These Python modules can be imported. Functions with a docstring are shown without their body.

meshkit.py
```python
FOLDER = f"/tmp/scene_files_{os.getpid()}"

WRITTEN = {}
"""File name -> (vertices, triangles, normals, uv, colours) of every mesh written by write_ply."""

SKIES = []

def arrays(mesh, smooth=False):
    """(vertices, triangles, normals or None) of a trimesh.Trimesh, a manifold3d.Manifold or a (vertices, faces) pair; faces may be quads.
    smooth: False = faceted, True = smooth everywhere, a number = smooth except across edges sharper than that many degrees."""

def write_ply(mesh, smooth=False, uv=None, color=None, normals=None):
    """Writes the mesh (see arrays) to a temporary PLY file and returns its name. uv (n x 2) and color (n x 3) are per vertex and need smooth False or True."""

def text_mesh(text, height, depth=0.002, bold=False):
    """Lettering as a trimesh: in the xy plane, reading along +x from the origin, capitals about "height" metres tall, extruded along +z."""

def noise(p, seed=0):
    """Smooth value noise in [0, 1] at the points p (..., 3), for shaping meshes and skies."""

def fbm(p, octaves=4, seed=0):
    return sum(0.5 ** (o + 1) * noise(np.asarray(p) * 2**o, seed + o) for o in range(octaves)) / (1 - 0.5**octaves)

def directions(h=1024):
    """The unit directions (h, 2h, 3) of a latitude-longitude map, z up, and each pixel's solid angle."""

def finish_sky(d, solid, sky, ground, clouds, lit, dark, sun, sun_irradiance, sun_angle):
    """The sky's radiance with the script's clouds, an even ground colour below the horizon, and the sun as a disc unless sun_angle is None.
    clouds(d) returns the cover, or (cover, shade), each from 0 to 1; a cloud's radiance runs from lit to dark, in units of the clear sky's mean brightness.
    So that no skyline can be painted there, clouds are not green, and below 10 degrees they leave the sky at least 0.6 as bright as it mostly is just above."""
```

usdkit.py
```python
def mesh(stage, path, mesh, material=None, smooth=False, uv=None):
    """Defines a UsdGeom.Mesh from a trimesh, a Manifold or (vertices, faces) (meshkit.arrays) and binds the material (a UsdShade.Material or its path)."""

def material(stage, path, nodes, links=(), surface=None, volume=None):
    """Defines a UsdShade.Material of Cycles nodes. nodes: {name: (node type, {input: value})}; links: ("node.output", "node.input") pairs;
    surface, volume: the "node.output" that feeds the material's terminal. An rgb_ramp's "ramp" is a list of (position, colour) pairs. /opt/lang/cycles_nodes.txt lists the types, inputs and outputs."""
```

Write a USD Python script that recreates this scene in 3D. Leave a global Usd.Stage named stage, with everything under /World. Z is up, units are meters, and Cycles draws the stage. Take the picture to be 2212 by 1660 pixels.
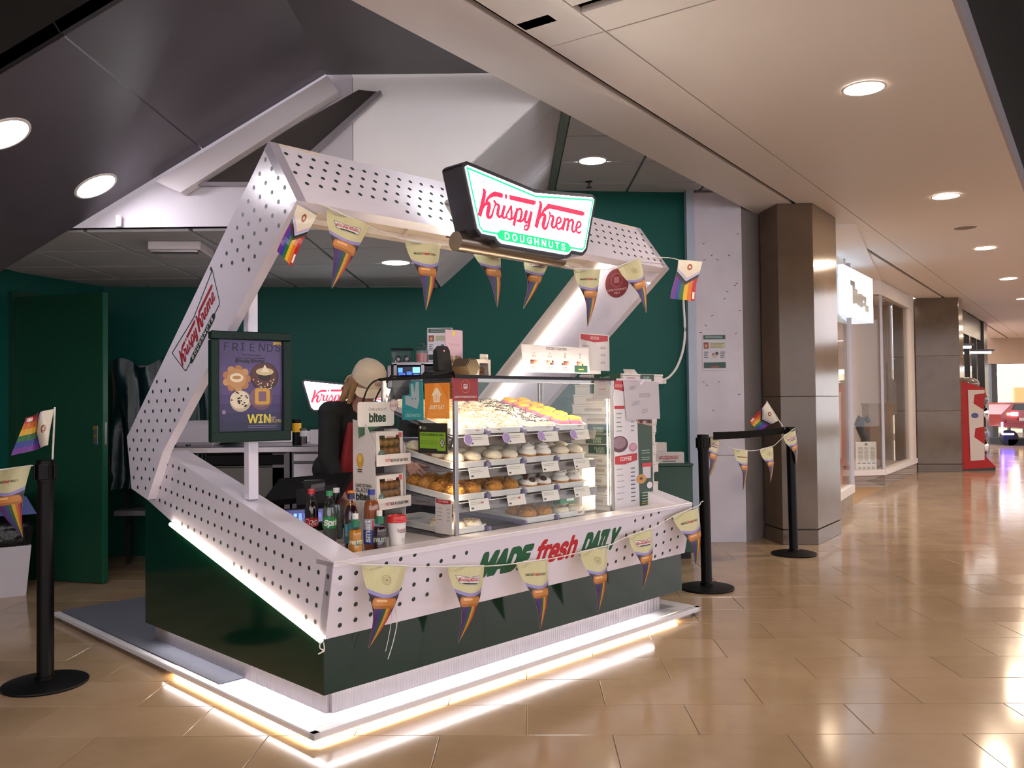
import math, random
import numpy as np, trimesh, glob
import shapely
from shapely.geometry import Polygon, LineString, Point, MultiPolygon, box as sbox
from shapely import affinity
from shapely.ops import unary_union
import usdkit, meshkit
from pxr import Usd, UsdGeom, UsdLux, UsdShade, Gf, Sdf, Vt

random.seed(7)
RNG = np.random.default_rng(7)
stage = Usd.Stage.CreateInMemory()
UsdGeom.SetStageUpAxis(stage, 'Z')
UsdGeom.SetStageMetersPerUnit(stage, 1.0)
UsdGeom.Xform.Define(stage, '/World')
UsdGeom.Scope.Define(stage, '/World/Looks')

# ---------------------------------------------------------------- camera, ambience, exposure
F_PX, PITCH, ROLL, EYE = 1850.0, 0.02185, 0.0109, 1.27
_cp, _sp, _cr, _sr = math.cos(PITCH), math.sin(PITCH), math.cos(ROLL), math.sin(ROLL)
_up0 = np.array([0, -_sp, _cp]); FWD = np.array([0, _cp, _sp])
_R = _cr * np.array([1.0, 0, 0]) - _sr * _up0; _U = _sr * np.array([1.0, 0, 0]) + _cr * _up0
cam = UsdGeom.Camera.Define(stage, '/World/camera')
cam.CreateHorizontalApertureAttr(36.0); cam.CreateVerticalApertureAttr(27.016)
cam.CreateFocalLengthAttr(36.0 * F_PX / 2212)
cam.CreateClippingRangeAttr(Gf.Vec2f(0.05, 300))
cam.CreateExposureAttr(1.2)
_m = np.eye(4); _m[0, :3] = _R; _m[1, :3] = _U; _m[2, :3] = -FWD; _m[3, :3] = (0, 0, EYE)
cam.AddTransformOp().Set(Gf.Matrix4d(*_m.ravel().tolist()))
dome = UsdLux.DomeLight.Define(stage, '/World/ambient_light')     # the dim light of the rest of the mall
dome.CreateIntensityAttr(0.40); dome.CreateColorAttr(Gf.Vec3f(1.0, 0.95, 1.0))
DOWN_WARM, DOWN_COOL, LED_WARM, LED_COOL = 100.0, 25.0, 8.0, 9.0    # lamp radiances
WARM, COOL, LEDC, COOLC = (1.0, 0.85, 0.72), (0.98, 0.93, 1.0), (1.0, 0.83, 0.62), (1.0, 0.94, 0.95)

# ---------------------------------------------------------------- places
C0 = np.array([-.739, 3.332]); TH = .799                      # kiosk corner and heading
FD = np.array([math.cos(TH), math.sin(TH)]); SD = np.array([-math.sin(TH), math.cos(TH)])
DC = np.array([.566, .824]); NC = np.array([.824, -.566]); OC = np.array([-.625, 3.656])  # corridor
def ray(x, y):
    a, b = (x - 1106) / F_PX, (y - 830) / F_PX
    return _R * a - _U * b + FWD
def at(x, y, Y):
    d = ray(x, y); return np.array([0, 0, EYE]) + d * Y / d[1]
def atz(x, y, z):
    d = ray(x, y); return np.array([0, 0, EYE]) + d * (z - EYE) / d[2]
def atp(x, y, p0, n):
    o = np.array([0, 0, EYE]); d = ray(x, y); return o + d * np.dot(np.asarray(p0) - o, n) / np.dot(d, n)
def kw(u, s, z): return np.r_[C0 + u * FD + s * SD, z]
def at_s(x, y, s):
    p = atp(x, y, kw(0, s, 0), np.r_[SD, 0]); return np.dot(p[:2] - C0, FD), p[2]
def at_u(x, y, u):
    p = atp(x, y, kw(u, 0, 0), np.r_[FD, 0]); return np.dot(p[:2] - C0, SD), p[2]
def mall(a, b, z=0): return np.r_[OC + a * DC + b * NC, z]

# ---------------------------------------------------------------- matrices (column convention)
def T(x=0, y=0, z=0): m = np.eye(4); m[:3, 3] = (x, y, z); return m
def RZ(a): c, s = math.cos(a), math.sin(a); m = np.eye(4); m[:2, :2] = [[c, -s], [s, c]]; return m
def RX(a): c, s = math.cos(a), math.sin(a); m = np.eye(4); m[1:3, 1:3] = [[c, -s], [s, c]]; return m
def RY(a): c, s = math.cos(a), math.sin(a); m = np.eye(4); m[0, 0] = c; m[0, 2] = s; m[2, 0] = -s; m[2, 2] = c; return m
def SC(x, y=None, z=None): y = x if y is None else y; z = x if z is None else z; return np.diag([x, y, z, 1.0])
def frame(o, x, y):
    "x along the surface, y up the surface, z out of it"
    x = np.asarray(x, float); x = x / np.linalg.norm(x); y = np.asarray(y, float); y = y - x * np.dot(x, y); y /= np.linalg.norm(y)
    m = np.eye(4); m[:3, 0] = x; m[:3, 1] = y; m[:3, 2] = np.cross(x, y); m[:3, 3] = o; return m
KM = np.eye(4); KM[:2, 0] = FD; KM[:2, 1] = SD; KM[:2, 3] = C0     # kiosk frame: u along its front, s backwards, z up
def K(u, s, z, rz=0): return KM @ T(u, s, z) @ RZ(rz)
UPR = RX(math.pi / 2)     # turns a drawing (x right, y up, z out) so that it stands and faces -y

# ---------------------------------------------------------------- meshes as (V, F)
def xf(m, M):
    v = np.asarray(m[0]) @ M[:3, :3].T + M[:3, 3]; f = m[1]
    if np.linalg.det(M[:3, :3]) < 0: f = np.asarray(f)[:, ::-1]
    return (v, f) if len(m) == 2 else (v, f, m[2])
def cat(*ms):
    V, Fc, n = [], [], 0
    for m in ms: V.append(np.asarray(m[0])); Fc.append(np.asarray(m[1]) + n); n += len(m[0])
    return np.vstack(V), np.vstack(Fc)
def tm(t): return np.array(t.vertices), np.array(t.faces)
def hull(pts): return tm(trimesh.convex.convex_hull(np.asarray(pts, float)))
def box(sx, sy, sz, c=(0, 0, 0), bev=0.0):
    "centred box; bev chamfers its edges"
    if bev <= 0:
        t = trimesh.creation.box((sx, sy, sz)); return np.array(t.vertices) + c, np.array(t.faces)
    h = np.array([sx, sy, sz]) / 2; P = []
    for sg in np.ndindex(2, 2, 2):
        g = np.array(sg) * 2 - 1
        for k in range(3):
            q = h - bev; q[k] = h[k]; P.append(g * q)
    m = hull(P); return m[0] + c, m[1]
def bx(x0, x1, y0, y1, z0, z1, bev=0.0): return box(x1 - x0, y1 - y0, z1 - z0, ((x0 + x1) / 2, (y0 + y1) / 2, (z0 + z1) / 2), bev)
def ext(poly, d, z0=0.0):
    ps = getattr(poly, 'geoms', [poly]); out = []
    for g in ps:
        if g.is_empty or g.area < 1e-9: continue
        m = tm(trimesh.creation.extrude_polygon(g, d, engine='earcut')); out.append((m[0] + (0, 0, z0), m[1]))
    return cat(*out)
def lathe(prof, n=24):
    prof = np.asarray(prof, float); a = np.arange(n) * 2 * math.pi / n
    V = np.stack([prof[:, None, 0] * np.cos(a), prof[:, None, 0] * np.sin(a), np.repeat(prof[:, 1:2], n, 1)], -1).reshape(-1, 3)
    i, j = np.meshgrid(np.arange(len(prof) - 1), np.arange(n), indexing='ij'); k = (j + 1) % n
    q = np.stack([i * n + j, i * n + k, (i + 1) * n + k, (i + 1) * n + j], -1).reshape(-1, 4)
    return V, np.vstack([q[:, [0, 1, 2]], q[:, [0, 2, 3]]])
def tube(pts, r, n=8):
    p = np.asarray(pts, float); r = np.broadcast_to(r, (len(p),))
    t = np.gradient(p, axis=0); t /= np.linalg.norm(t, axis=1, keepdims=True) + 1e-12
    ref = np.array([0, 0, 1.0]) if abs(t[:, 2]).mean() < .8 else np.array([1.0, 0, 0])
    a = np.cross(t, ref); a /= np.linalg.norm(a, axis=1, keepdims=True) + 1e-12; b = np.cross(t, a); g = np.arange(n) * 2 * math.pi / n
    V = (p[:, None] + r[:, None, None] * (np.cos(g)[None, :, None] * a[:, None] + np.sin(g)[None, :, None] * b[:, None])).reshape(-1, 3)
    i, j = np.meshgrid(np.arange(len(p) - 1), np.arange(n), indexing='ij'); k = (j + 1) % n
    q = np.stack([i * n + j, i * n + k, (i + 1) * n + k, (i + 1) * n + j], -1).reshape(-1, 4)
    F = [q[:, [0, 1, 2]], q[:, [0, 2, 3]], np.array([[0, j + 1, j] for j in range(1, n - 1)]), np.array([[len(V) - n, len(V) - n + j, len(V) - n + j + 1] for j in range(1, n - 1)])]
    return V, np.vstack(F)
def ball(r=1.0, sub=2, s=(1, 1, 1), c=(0, 0, 0)):
    t = trimesh.creation.icosphere(sub, r); return np.array(t.vertices) * s + c, np.array(t.faces)
def disc(r, h, n=32, c=(0, 0, 0)): m = lathe([(0, 0), (r, 0), (r, h), (0, h)], n); return m[0] + c, m[1]
def catmull(P, n=6):
    P = np.asarray(P, float); Q = np.vstack([2 * P[0] - P[1], P, 2 * P[-1] - P[-2]]); out = []
    for i in range(1, len(Q) - 2):
        for t in np.linspace(0, 1, n, endpoint=False):
            a, b, c, d = Q[i - 1:i + 3]; out.append(.5 * (2 * b + (c - a) * t + (2 * a - 5 * b + 4 * c - d) * t * t + (3 * b - a - 3 * c + d) * t ** 3))
    return np.array(out + [P[-1]])

# ---------------------------------------------------------------- materials
def lin(c):
    if isinstance(c, str):
        c = [int(c[i:i + 2], 16) / 255 for i in (1, 3, 5)]
    c = np.asarray(c, float); return np.where(c <= .04045, c / 12.92, ((c + .055) / 1.055) ** 2.4)
MATS = {}
def mat(name, col=None, rough=.5, metal=0., spec=.5, coat=0., emit=None, power=0., trans=0., alpha=1., noise=None, bump=None, sss=0.):
    "noise = (scale, second colour, detail[, stretch]): two tones mixed by noise in space; bump = (scale, strength)"
    if name in MATS: return MATS[name]
    p = {'roughness': rough, 'metallic': metal, 'specular_ior_level': spec, 'base_color': tuple(lin(col or '#808080'))}
    if coat: p['coat_weight'] = coat
    if emit is not None: p['emission_color'] = tuple(emit); p['emission_strength'] = power
    if trans: p['transmission_weight'] = trans
    if alpha < 1: p['alpha'] = alpha
    if sss: p['subsurface_weight'] = sss; p['subsurface_scale'] = .01
    n, l = {'p': ('principled_bsdf', p)}, []
    if noise or bump: n['g'] = ('texture_coordinate', {})
    if noise:
        st = noise[3] if len(noise) > 3 else (1, 1, 1)
        n['m'] = ('mapping', {'scale': st}); n['n'] = ('noise_texture', {'scale': noise[0], 'detail': noise[2], 'roughness': .6})
        n['r'] = ('rgb_ramp', {'ramp': [(.3, tuple(lin(col))), (.72, tuple(lin(noise[1])))]})
        l += [('g.object', 'm.vector'), ('m.vector', 'n.vector'), ('n.fac', 'r.fac'), ('r.color', 'p.base_color')]
    if bump:
        n['bn'] = ('noise_texture', {'scale': bump[0], 'detail': 3.0}); n['b'] = ('bump', {'strength': bump[1], 'distance': .01})
        l += [('g.object', 'bn.vector'), ('bn.fac', 'b.height'), ('b.normal', 'p.normal')]
    MATS[name] = usdkit.material(stage, '/World/Looks/' + name, n, l, surface='p.BSDF'); return MATS[name]
def printed(name, rough, spec=.5, emis=0.0):
    n = {'a': ('attribute', {'attribute': 'ink'}), 'p': ('principled_bsdf', {'roughness': rough, 'specular_ior_level': spec, 'emission_strength': emis})}
    l = [('a.color', 'p.base_color')] + ([('a.color', 'p.emission_color')] if emis else [])
    MATS[name] = usdkit.material(stage, '/World/Looks/' + name, n, l, surface='p.BSDF')
printed('print', .45); printed('print_gloss', .16); printed('screen', .2, .5, .8); printed('backlit_soft', .3, .5, .40)
def sheer(name, tint, gloss, rough, base):
    n = {'t': ('transparent_bsdf', {'color': tint}), 'g': ('glossy_bsdf', {'roughness': rough, 'color': gloss}), 'f': ('layer_weight', {'blend': .5}),
         'p': ('math', {'math_type': 'power', 'value2': 5.0}), 'q': ('math', {'math_type': 'multiply_add', 'value2': 1 - base, 'value3': base}), 'm': ('mix_closure', {})}
    MATS[name] = usdkit.material(stage, '/World/Looks/' + name, n, [('f.facing', 'p.value1'), ('p.value', 'q.value1'), ('q.value', 'm.fac'), ('t.BSDF', 'm.closure1'), ('g.BSDF', 'm.closure2')], surface='m.closure')
sheer('glass', (.975, .99, .985), (.95, .95, .95), .01, .022); sheer('clear_plastic', (.93, .94, .95), (.9, .9, .9), .06, .04)
def M_(m): return MATS[m] if isinstance(m, str) else m

# ---------------------------------------------------------------- things and parts
USED = {}
def fresh_name(parent, name):
    k = (parent, name); USED[k] = USED.get(k, -1) + 1
    return name if USED[k] == 0 else '%s_%03d' % (name, USED[k])
def tagp(p, label=None, cat=None, group=None, kind=None):
    for k, v in (('label', label), ('category', cat), ('group', group), ('kind', kind)):
        if v: p.SetCustomDataByKey(k, v)
    return p
def setm(x, M): x.AddTransformOp().Set(Gf.Matrix4d(*np.asarray(M, float).T.ravel().tolist()))
def thing(name, label, cat, M=None, group=None, kind=None):
    x = UsdGeom.Xform.Define(stage, '/World/' + fresh_name('/World', name)); setm(x, np.eye(4) if M is None else M)
    return tagp(x.GetPrim(), label, cat, group, kind)
def part(parent, name, mesh, m, smooth=False, label=None, kind=None):
    path = str(parent.GetPath() if parent is not None else '/World'); path = path + '/' + fresh_name(path, name)
    v, f = np.asarray(mesh[0], float), np.asarray(mesh[1], int)
    if len(mesh) == 3:
        pr = usdkit.mesh(stage, path, (v, f), M_(m), smooth=False)
        UsdGeom.PrimvarsAPI(pr).CreatePrimvar('ink', Sdf.ValueTypeNames.Color3fArray, 'faceVarying').Set(Vt.Vec3fArray.FromNumpy(np.asarray(mesh[2], np.float32)[f.ravel()]))
    else:
        pr = usdkit.mesh(stage, path, (v, f), M_(m), smooth=smooth)
    return tagp(pr.GetPrim(), label, None, None, kind)
def solo(name, mesh, m, label, cat, group=None, M=None, smooth=False):
    "a thing that is one mesh"
    p = part(None, name, mesh, m, smooth)
    if M is not None: setm(UsdGeom.Xformable(p), M)
    return tagp(p, label, cat, group)
def struct(name, mesh, m, parent=None, smooth=False, label=None):
    p = part(parent, name, mesh, m, smooth)
    return tagp(p, label, None, None, None if parent is not None else 'structure')
def dup(proto, M, label=None, group=None):
    was = proto.GetCustomData(); base = proto.GetName()
    if base[-3:].isdigit() and base[-4] == '_': base = base[:-4]
    x = UsdGeom.Xform.Define(stage, '/World/' + fresh_name('/World', base))
    x.GetPrim().GetReferences().AddInternalReference(proto.GetPath()); x.GetPrim().SetInstanceable(True)
    x.ClearXformOpOrder(); x.GetPrim().CreateAttribute('xformOp:transform', Sdf.ValueTypeNames.Matrix4d).Set(Gf.Matrix4d(*np.asarray(M, float).T.ravel().tolist()))
    UsdGeom.Xformable(x).GetXformOpOrderAttr().Set(['xformOp:transform'])
    return tagp(x.GetPrim(), label or was.get('label'), was.get('category'), group or was.get('group'))

# ---------------------------------------------------------------- lettering and flat print
from PIL import Image, ImageDraw, ImageFont
_FONT = ImageFont.truetype(glob.glob('/opt/blender-*/*/datafiles/fonts/Inter.woff2')[0], 64)
_TXT = {}
def text_poly(t, bold=1):
    "polygon of the words, capitals 1 high, starting at the origin"
    if (t, bold) in _TXT: return _TXT[t, bold]
    x0, y0, x1, y1 = _FONT.getbbox(t, anchor='ls', stroke_width=bold)
    im = Image.new('L', (x1 - x0 + 8, y1 - y0 + 8)); ImageDraw.Draw(im).text((4 - x0, 4 - y0), t, 255, _FONT, anchor='ls', stroke_width=bold)
    on = np.pad(np.asarray(im) > 127, ((0, 0), (1, 1))).astype(np.int8)
    rows, st = np.nonzero(np.diff(on, axis=1) == 1); en = np.nonzero(np.diff(on, axis=1) == -1)[1]
    g = unary_union([sbox(a, -r - 1, b, -r) for r, a, b in zip(rows, st, en)]).buffer(.6).buffer(-.6).simplify(.8)
    k = 1 / 47.; g = affinity.affine_transform(g, [k, 0, 0, k, -4 * k, (4 - y0) * k]); _TXT[t, bold] = g; return g
def text_at(t, x, y, h, bold=1, align=0, shear=0., maxw=None, rot=0, sx=1.):
    g = text_poly(t, bold); w = g.bounds[2]
    k = h if not maxw else min(h, maxw / (w * sx))
    g = affinity.affine_transform(g, [k * sx, k * shear, 0, k, 0, 0]); g = affinity.translate(g, -align * w * k * sx, 0)
    if rot: g = affinity.rotate(g, rot, origin=(0, 0))
    return affinity.translate(g, x, y)
def stroke(pts, n=5):
    "brush stroke of varying width: rows of x, y, width"
    p = catmull(pts, n); out = []
    d = np.gradient(p[:, :2], axis=0); d /= np.linalg.norm(d, axis=1, keepdims=True) + 1e-9; nn = np.stack([-d[:, 1], d[:, 0]], 1) * np.maximum(p[:, 2:3], .0006) / 2
    for i in range(len(p) - 1):
        q = Polygon([p[i, :2] + nn[i], p[i + 1, :2] + nn[i + 1], p[i + 1, :2] - nn[i + 1], p[i, :2] - nn[i]])
        out.append(q.convex_hull)
        if i: out.append(Point(p[i, :2]).buffer(max(p[i, 2], .0006) / 2, 5))
    return unary_union(out)
def rrect(x0, y0, x1, y1, r=0.): return sbox(x0, y0, x1, y1) if r <= 0 else sbox(x0 + r, y0 + r, x1 - r, y1 - r).buffer(r, 5)
def circ(x, y, r, ry=None, n=8): g = Point(0, 0).buffer(1, n); return affinity.translate(affinity.scale(g, r, ry or r), x, y)
class Print:
    "coloured shapes laid over each other on a flat (or bent) sheet"
    def __init__(s, step=.0004): s.it, s.step = [], step
    def add(s, poly, col, lay=1):
        if isinstance(poly, (list, tuple)) and len(poly): poly = Polygon(poly)
        if not poly.is_empty: s.it.append((poly, lin(col), lay))
        return s
    def text(s, t, x, y, h, col, lay=2, **k): return s.add(text_at(t, x, y, h, **k), col, lay)
    def lines(s, x0, x1, y, h, n, gap, col, lay=2, rag=.25):
        for i in range(n): s.add(sbox(x0, y - i * gap - h, x1 - (x1 - x0) * rag * random.random(), y - i * gap), col, lay)
        return s
    def mesh(s, base=0.0, fn=None, edge=None, clip=None):
        "base > 0 gives the first shape that thickness; fn bends (x, y, z) rows; edge = longest edge before bending"
        V, Fc, Cc, n = [], [], [], 0
        for i, (g, c, lay) in enumerate(s.it):
            if clip is not None: g = g.intersection(clip)
            for q in getattr(g, 'geoms', [g]):
                if q.is_empty or q.geom_type != 'Polygon' or q.area < 1e-9: continue
                if i == 0 and base > 0: v, f = tm(trimesh.creation.extrude_polygon(q, base, engine='earcut')); v = v - (0, 0, base)
                else:
                    v2, f = trimesh.creation.triangulate_polygon(q, engine='earcut'); v = np.c_[v2, np.full(len(v2), s.step * lay)]
                if edge: v, f = trimesh.remesh.subdivide_to_size(v, f, edge, max_iter=12)
                V.append(v); Fc.append(np.asarray(f) + n); Cc.append(np.repeat(c[None], len(v), 0)); n += len(v)
        V = np.vstack(V)
        if fn is not None: V = fn(V)
        return V, np.vstack(Fc), np.vstack(Cc)

# ---------------------------------------------------------------- the emblem of the stall (drawn as it looks on the hanging sign)
LOGO_STROKES = [[-3454,714,19,-3375,631,154,-3365,521,183,-3442,218,207,-3542,-129,214,-3695,-552,213],[-3271,135,116,-3192,273,116,-3016,441,146,-2781,571,196,-2584,604,214,-2218,599,211],[-3330,15,115,-3194,106,155,-3080,54,210,-3101,-116,210,-3182,-365,203,-3165,-501,174,-3069,-542,116,-2952,-469,117,-2872,-332,98,-2751,-33,59,-2680,118,89,-2669,190,118,-2747,247,108,-2746,289,59],[-3584,-467,38,-3466,-173,76,-3330,42,115],[-2679,174,79,-2552,138,99,-2454,83,159,-2516,-123,159,-2549,-311,158,-2481,-399,119,-2402,-401,109,-2302,-330,90,-2230,-178,120,-2085,170,151],[-2085,170,151,-2180,-142,144,-2232,-320,140,-2193,-399,120,-2104,-414,90,-2003,-342,81,-1960,-222,81,-1858,-93,91,-1733,97,92,-1640,212,112],[-1640,212,112,-1662,108,112,-1625,-129,133,-1634,-316,133,-1721,-414,102,-1863,-421,61,-1943,-376,81,-1952,-292,121],[-1721,-414,81,-1537,-359,61,-1432,-214,103,-1348,-44,103],[-1241,167,149,-1350,-188,149,-1491,-681,154],[-1285,-6,41,-1159,129,83,-1013,166,105,-952,60,136,-965,-87,142,-1042,-315,125,-1147,-402,104,-1291,-395,62],[-1292,-416,83,-1106,-425,83,-939,-387,84,-790,-234,105,-724,-65,127,-594,173,149],[-594,173,149,-705,-178,148,-729,-356,137,-646,-409,106,-539,-358,96,-430,-167,107,-265,165,155],[-265,165,155,-388,-219,154,-478,-538,149,-545,-693,117,-651,-766,85,-777,-726,74,-754,-606,74,-584,-510,85],[-1766,605,208,-118,613,216],[-161,614,205,-31,634,130,3,721,54],[-1981,676,141,-1983,527,141],[257,742,20,365,685,140,393,569,190,297,231,209,183,-109,222,28,-546,221],[476,191,100,578,328,121,782,495,162,986,608,204,1170,630,216,3552,642,223],[3507,643,211,3618,652,123,3653,743,56],[404,99,140,555,162,161,674,85,218,641,-68,218,546,-338,217,564,-471,181,683,-522,121,786,-440,111,890,-249,91,1007,53,61,1070,172,92,1051,264,112,1001,311,82],[147,-449,40,251,-152,79,394,71,120],[1060,184,82,1182,161,103,1283,122,165,1239,-49,165,1174,-263,164,1213,-367,134,1295,-383,103,1419,-310,93,1505,-161,114],[1588,-149,62,1734,-87,84,1840,-3,105,1853,109,105,1739,189,84,1592,99,104,1516,-105,135,1523,-282,125,1604,-394,83,1728,-405,84,1897,-298,84,2027,-114,95,2114,64,127],[2170,204,153,2113,9,153,1979,-412,158],[2134,-2,42,2264,156,85,2414,191,118,2433,111,150,2409,-32,154,2306,-408,160],[2431,-15,43,2584,161,86,2735,197,130,2787,106,147,2729,-113,147,2693,-285,141,2746,-376,108,2832,-379,87,2963,-290,87,3032,-140,109],[3086,-161,66,3251,-81,88,3363,33,110,3365,133,99,3256,195,88,3113,111,110,3033,-84,142,3029,-267,131,3114,-368,99,3223,-382,88,3334,-339,77,3401,-273,55]]
def _logo():
    g = []
    for r in LOGO_STROKES:
        g.append(stroke(np.array(r, float).reshape(-1, 3) / 1e4, 4))
    return unary_union(g).buffer(.0012).simplify(.0009)
LOGO_RED = _logo()
LOGO_OUT = Polygon([(-.450, .150), (-.436, .160), (0, .111), (.436, .160), (.450, .150), (.376, -.108), (.350, -.131), (.262, -.132), (.248, -.149), (.226, -.160), (-.226, -.160), (-.248, -.149), (-.262, -.132), (-.350, -.131), (-.376, -.108)])
LOGO_LINE = Polygon([(-.440, .147), (0, .094), (.440, .147), (.366, -.104), (.346, -.120), (-.346, -.120), (-.366, -.104)])
LOGO_PILL = Polygon([(-.262, -.121), (-.236, -.099), (.236, -.099), (.262, -.121), (.250, -.140), (.230, -.147), (-.230, -.147), (-.250, -.140)])
LOGO_WORD = affinity.translate(text_poly('D O U G H N U T S', 2), 0, 0)
_b = LOGO_WORD.bounds; LOGO_WORD = affinity.translate(affinity.scale(LOGO_WORD, .43 / _b[2], .030, origin=(0, 0)), -.215, -.138)
LOGO_LO = LOGO_RED.simplify(.006)
def logo(pr, x, y, w, lay=1, red='#c8203c', line='#1f7a4d', pill='#1f7a4d', word='#ffffff', rot=0, fill='#ffffff', lo=False, back=True):
    k = w / .9
    def f(g): return affinity.translate(affinity.rotate(affinity.scale(g, k, k, origin=(0, 0)), rot, origin=(0, 0)), x, y)
    if back: pr.add(f(LOGO_OUT), fill, lay)
    if line: pr.add(f(LOGO_LINE.buffer(.004).difference(LOGO_LINE.buffer(-.004 if not lo else -.010))), line, lay + 1)
    pr.add(f(LOGO_PILL), pill, lay + 2); pr.add(f(LOGO_LO if lo else LOGO_RED), red, lay + 2)
    if word and not lo: pr.add(f(LOGO_WORD), word, lay + 3)
    return pr

# ================================================================= MATERIALS OF THE SETTING
mat('stone_a', '#ae9477', .13, noise=(2.2, '#9a8063', 5.0), spec=.5)
mat('stone_b', '#a2876a', .15, noise=(3.1, '#b29879', 5.0), spec=.5)
mat('stone_c', '#b3997e', .12, noise=(1.7, '#9f8467', 6.0), spec=.5)
mat('grout', '#6d5a47', .8)
mat('ceiling_paint', '#e9e0da', .55)
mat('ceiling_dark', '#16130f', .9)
mat('slot_black', '#050505', .9)
mat('fascia_grey', '#a49fa6', .5)
mat('soffit_grey', '#59545c', .34, noise=(1.2, '#4d484f', 3.0))
mat('flat_grey', '#5e5a5e', .5)
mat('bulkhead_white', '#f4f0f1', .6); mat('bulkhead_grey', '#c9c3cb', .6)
mat('trim_white', '#d9d2d6', .5)
mat('glaze_dark', '#4a4442', .25, metal=.3)
mat('edge_metal', '#9d979a', .35, metal=.7)
mat('tile_white', '#c3c3c8', .8, bump=(90, .15))
mat('tbar', '#7f8a86', .5)
mat('wall_green', '#0c544a', .5, spec=.25)
mat('door_green', '#0b3d2a', .4)
mat('door_edge', '#15553f', .4)
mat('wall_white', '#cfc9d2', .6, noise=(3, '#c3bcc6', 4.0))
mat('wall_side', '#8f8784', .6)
mat('marble', '#6d5b4a', .12, noise=(1.6, '#554638', 8.0, (1, 1, 1)), spec=.35, bump=(6, .02))
mat('marble_b', '#655444', .14, noise=(2.3, '#554536', 8.0), spec=.35)
mat('dark_line', '#3a302a', .6)

# ================================================================= FLOOR
TR = -.02; TX, TY = np.array([math.cos(TR), math.sin(TR)]), np.array([-math.sin(TR), math.cos(TR)])
TW, TD, GAP = .66, .327, .0035
floor_t = thing('floor', 'polished beige limestone floor laid in running bond', None, kind='structure')
part(floor_t, 'grout_bed', bx(-14, 34, -8, 46, -.05, -.0025), 'grout')
cells = []
for j in range(-16, 92):
    y0 = 3.299 + j * TD; lim = 5.5 if y0 < 4 else 4 + abs(y0) * .62
    for i in range(-24, 50):
        x0 = -.0266 + (i + (j % 2) * .5) * TW
        c = TX * (x0 + TW / 2) + TY * (y0 + TD / 2)
        if c[1] > 26 or c[1] < -4 or c[0] < -6.5 or c[0] > 4 + max(c[1], 0) * .72: continue
        q = np.array([c[0], c[1], -EYE]); dep = q @ FWD
        vis = dep > 1.2 and abs(q @ _R) / dep < .66 and -(q @ _U) / dep < .56
        u, s = (c - C0) @ FD, (c - C0) @ SD
        hid = -.05 < u < 2.4 and .05 < s < 2.6
        cells.append(((dep if vis else 60 + abs(dep)) + (40 if hid else 0), c))
cells.sort(key=lambda a: a[0])
def tile_mesh(c):
    m = box(TW - GAP, TD - GAP, .02, (0, 0, -.01), .0012); return xf(m, T(c[0], c[1], random.uniform(-.0006, .0)) @ RZ(TR))
tmats = ['stone_a', 'stone_b', 'stone_c']
for d, c in cells[:299]: part(floor_t, 'tile', tile_mesh(c), random.choice(tmats))
rest = cells[299:]
for k in range(3):
    part(floor_t, 'far_tiles', cat(*[xf(box(TW - GAP, TD - GAP, .02, (0, 0, -.01)), T(c[0], c[1], -.0004) @ RZ(TR)) for d, c in rest[k::3]]), tmats[k], kind='stuff')

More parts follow.
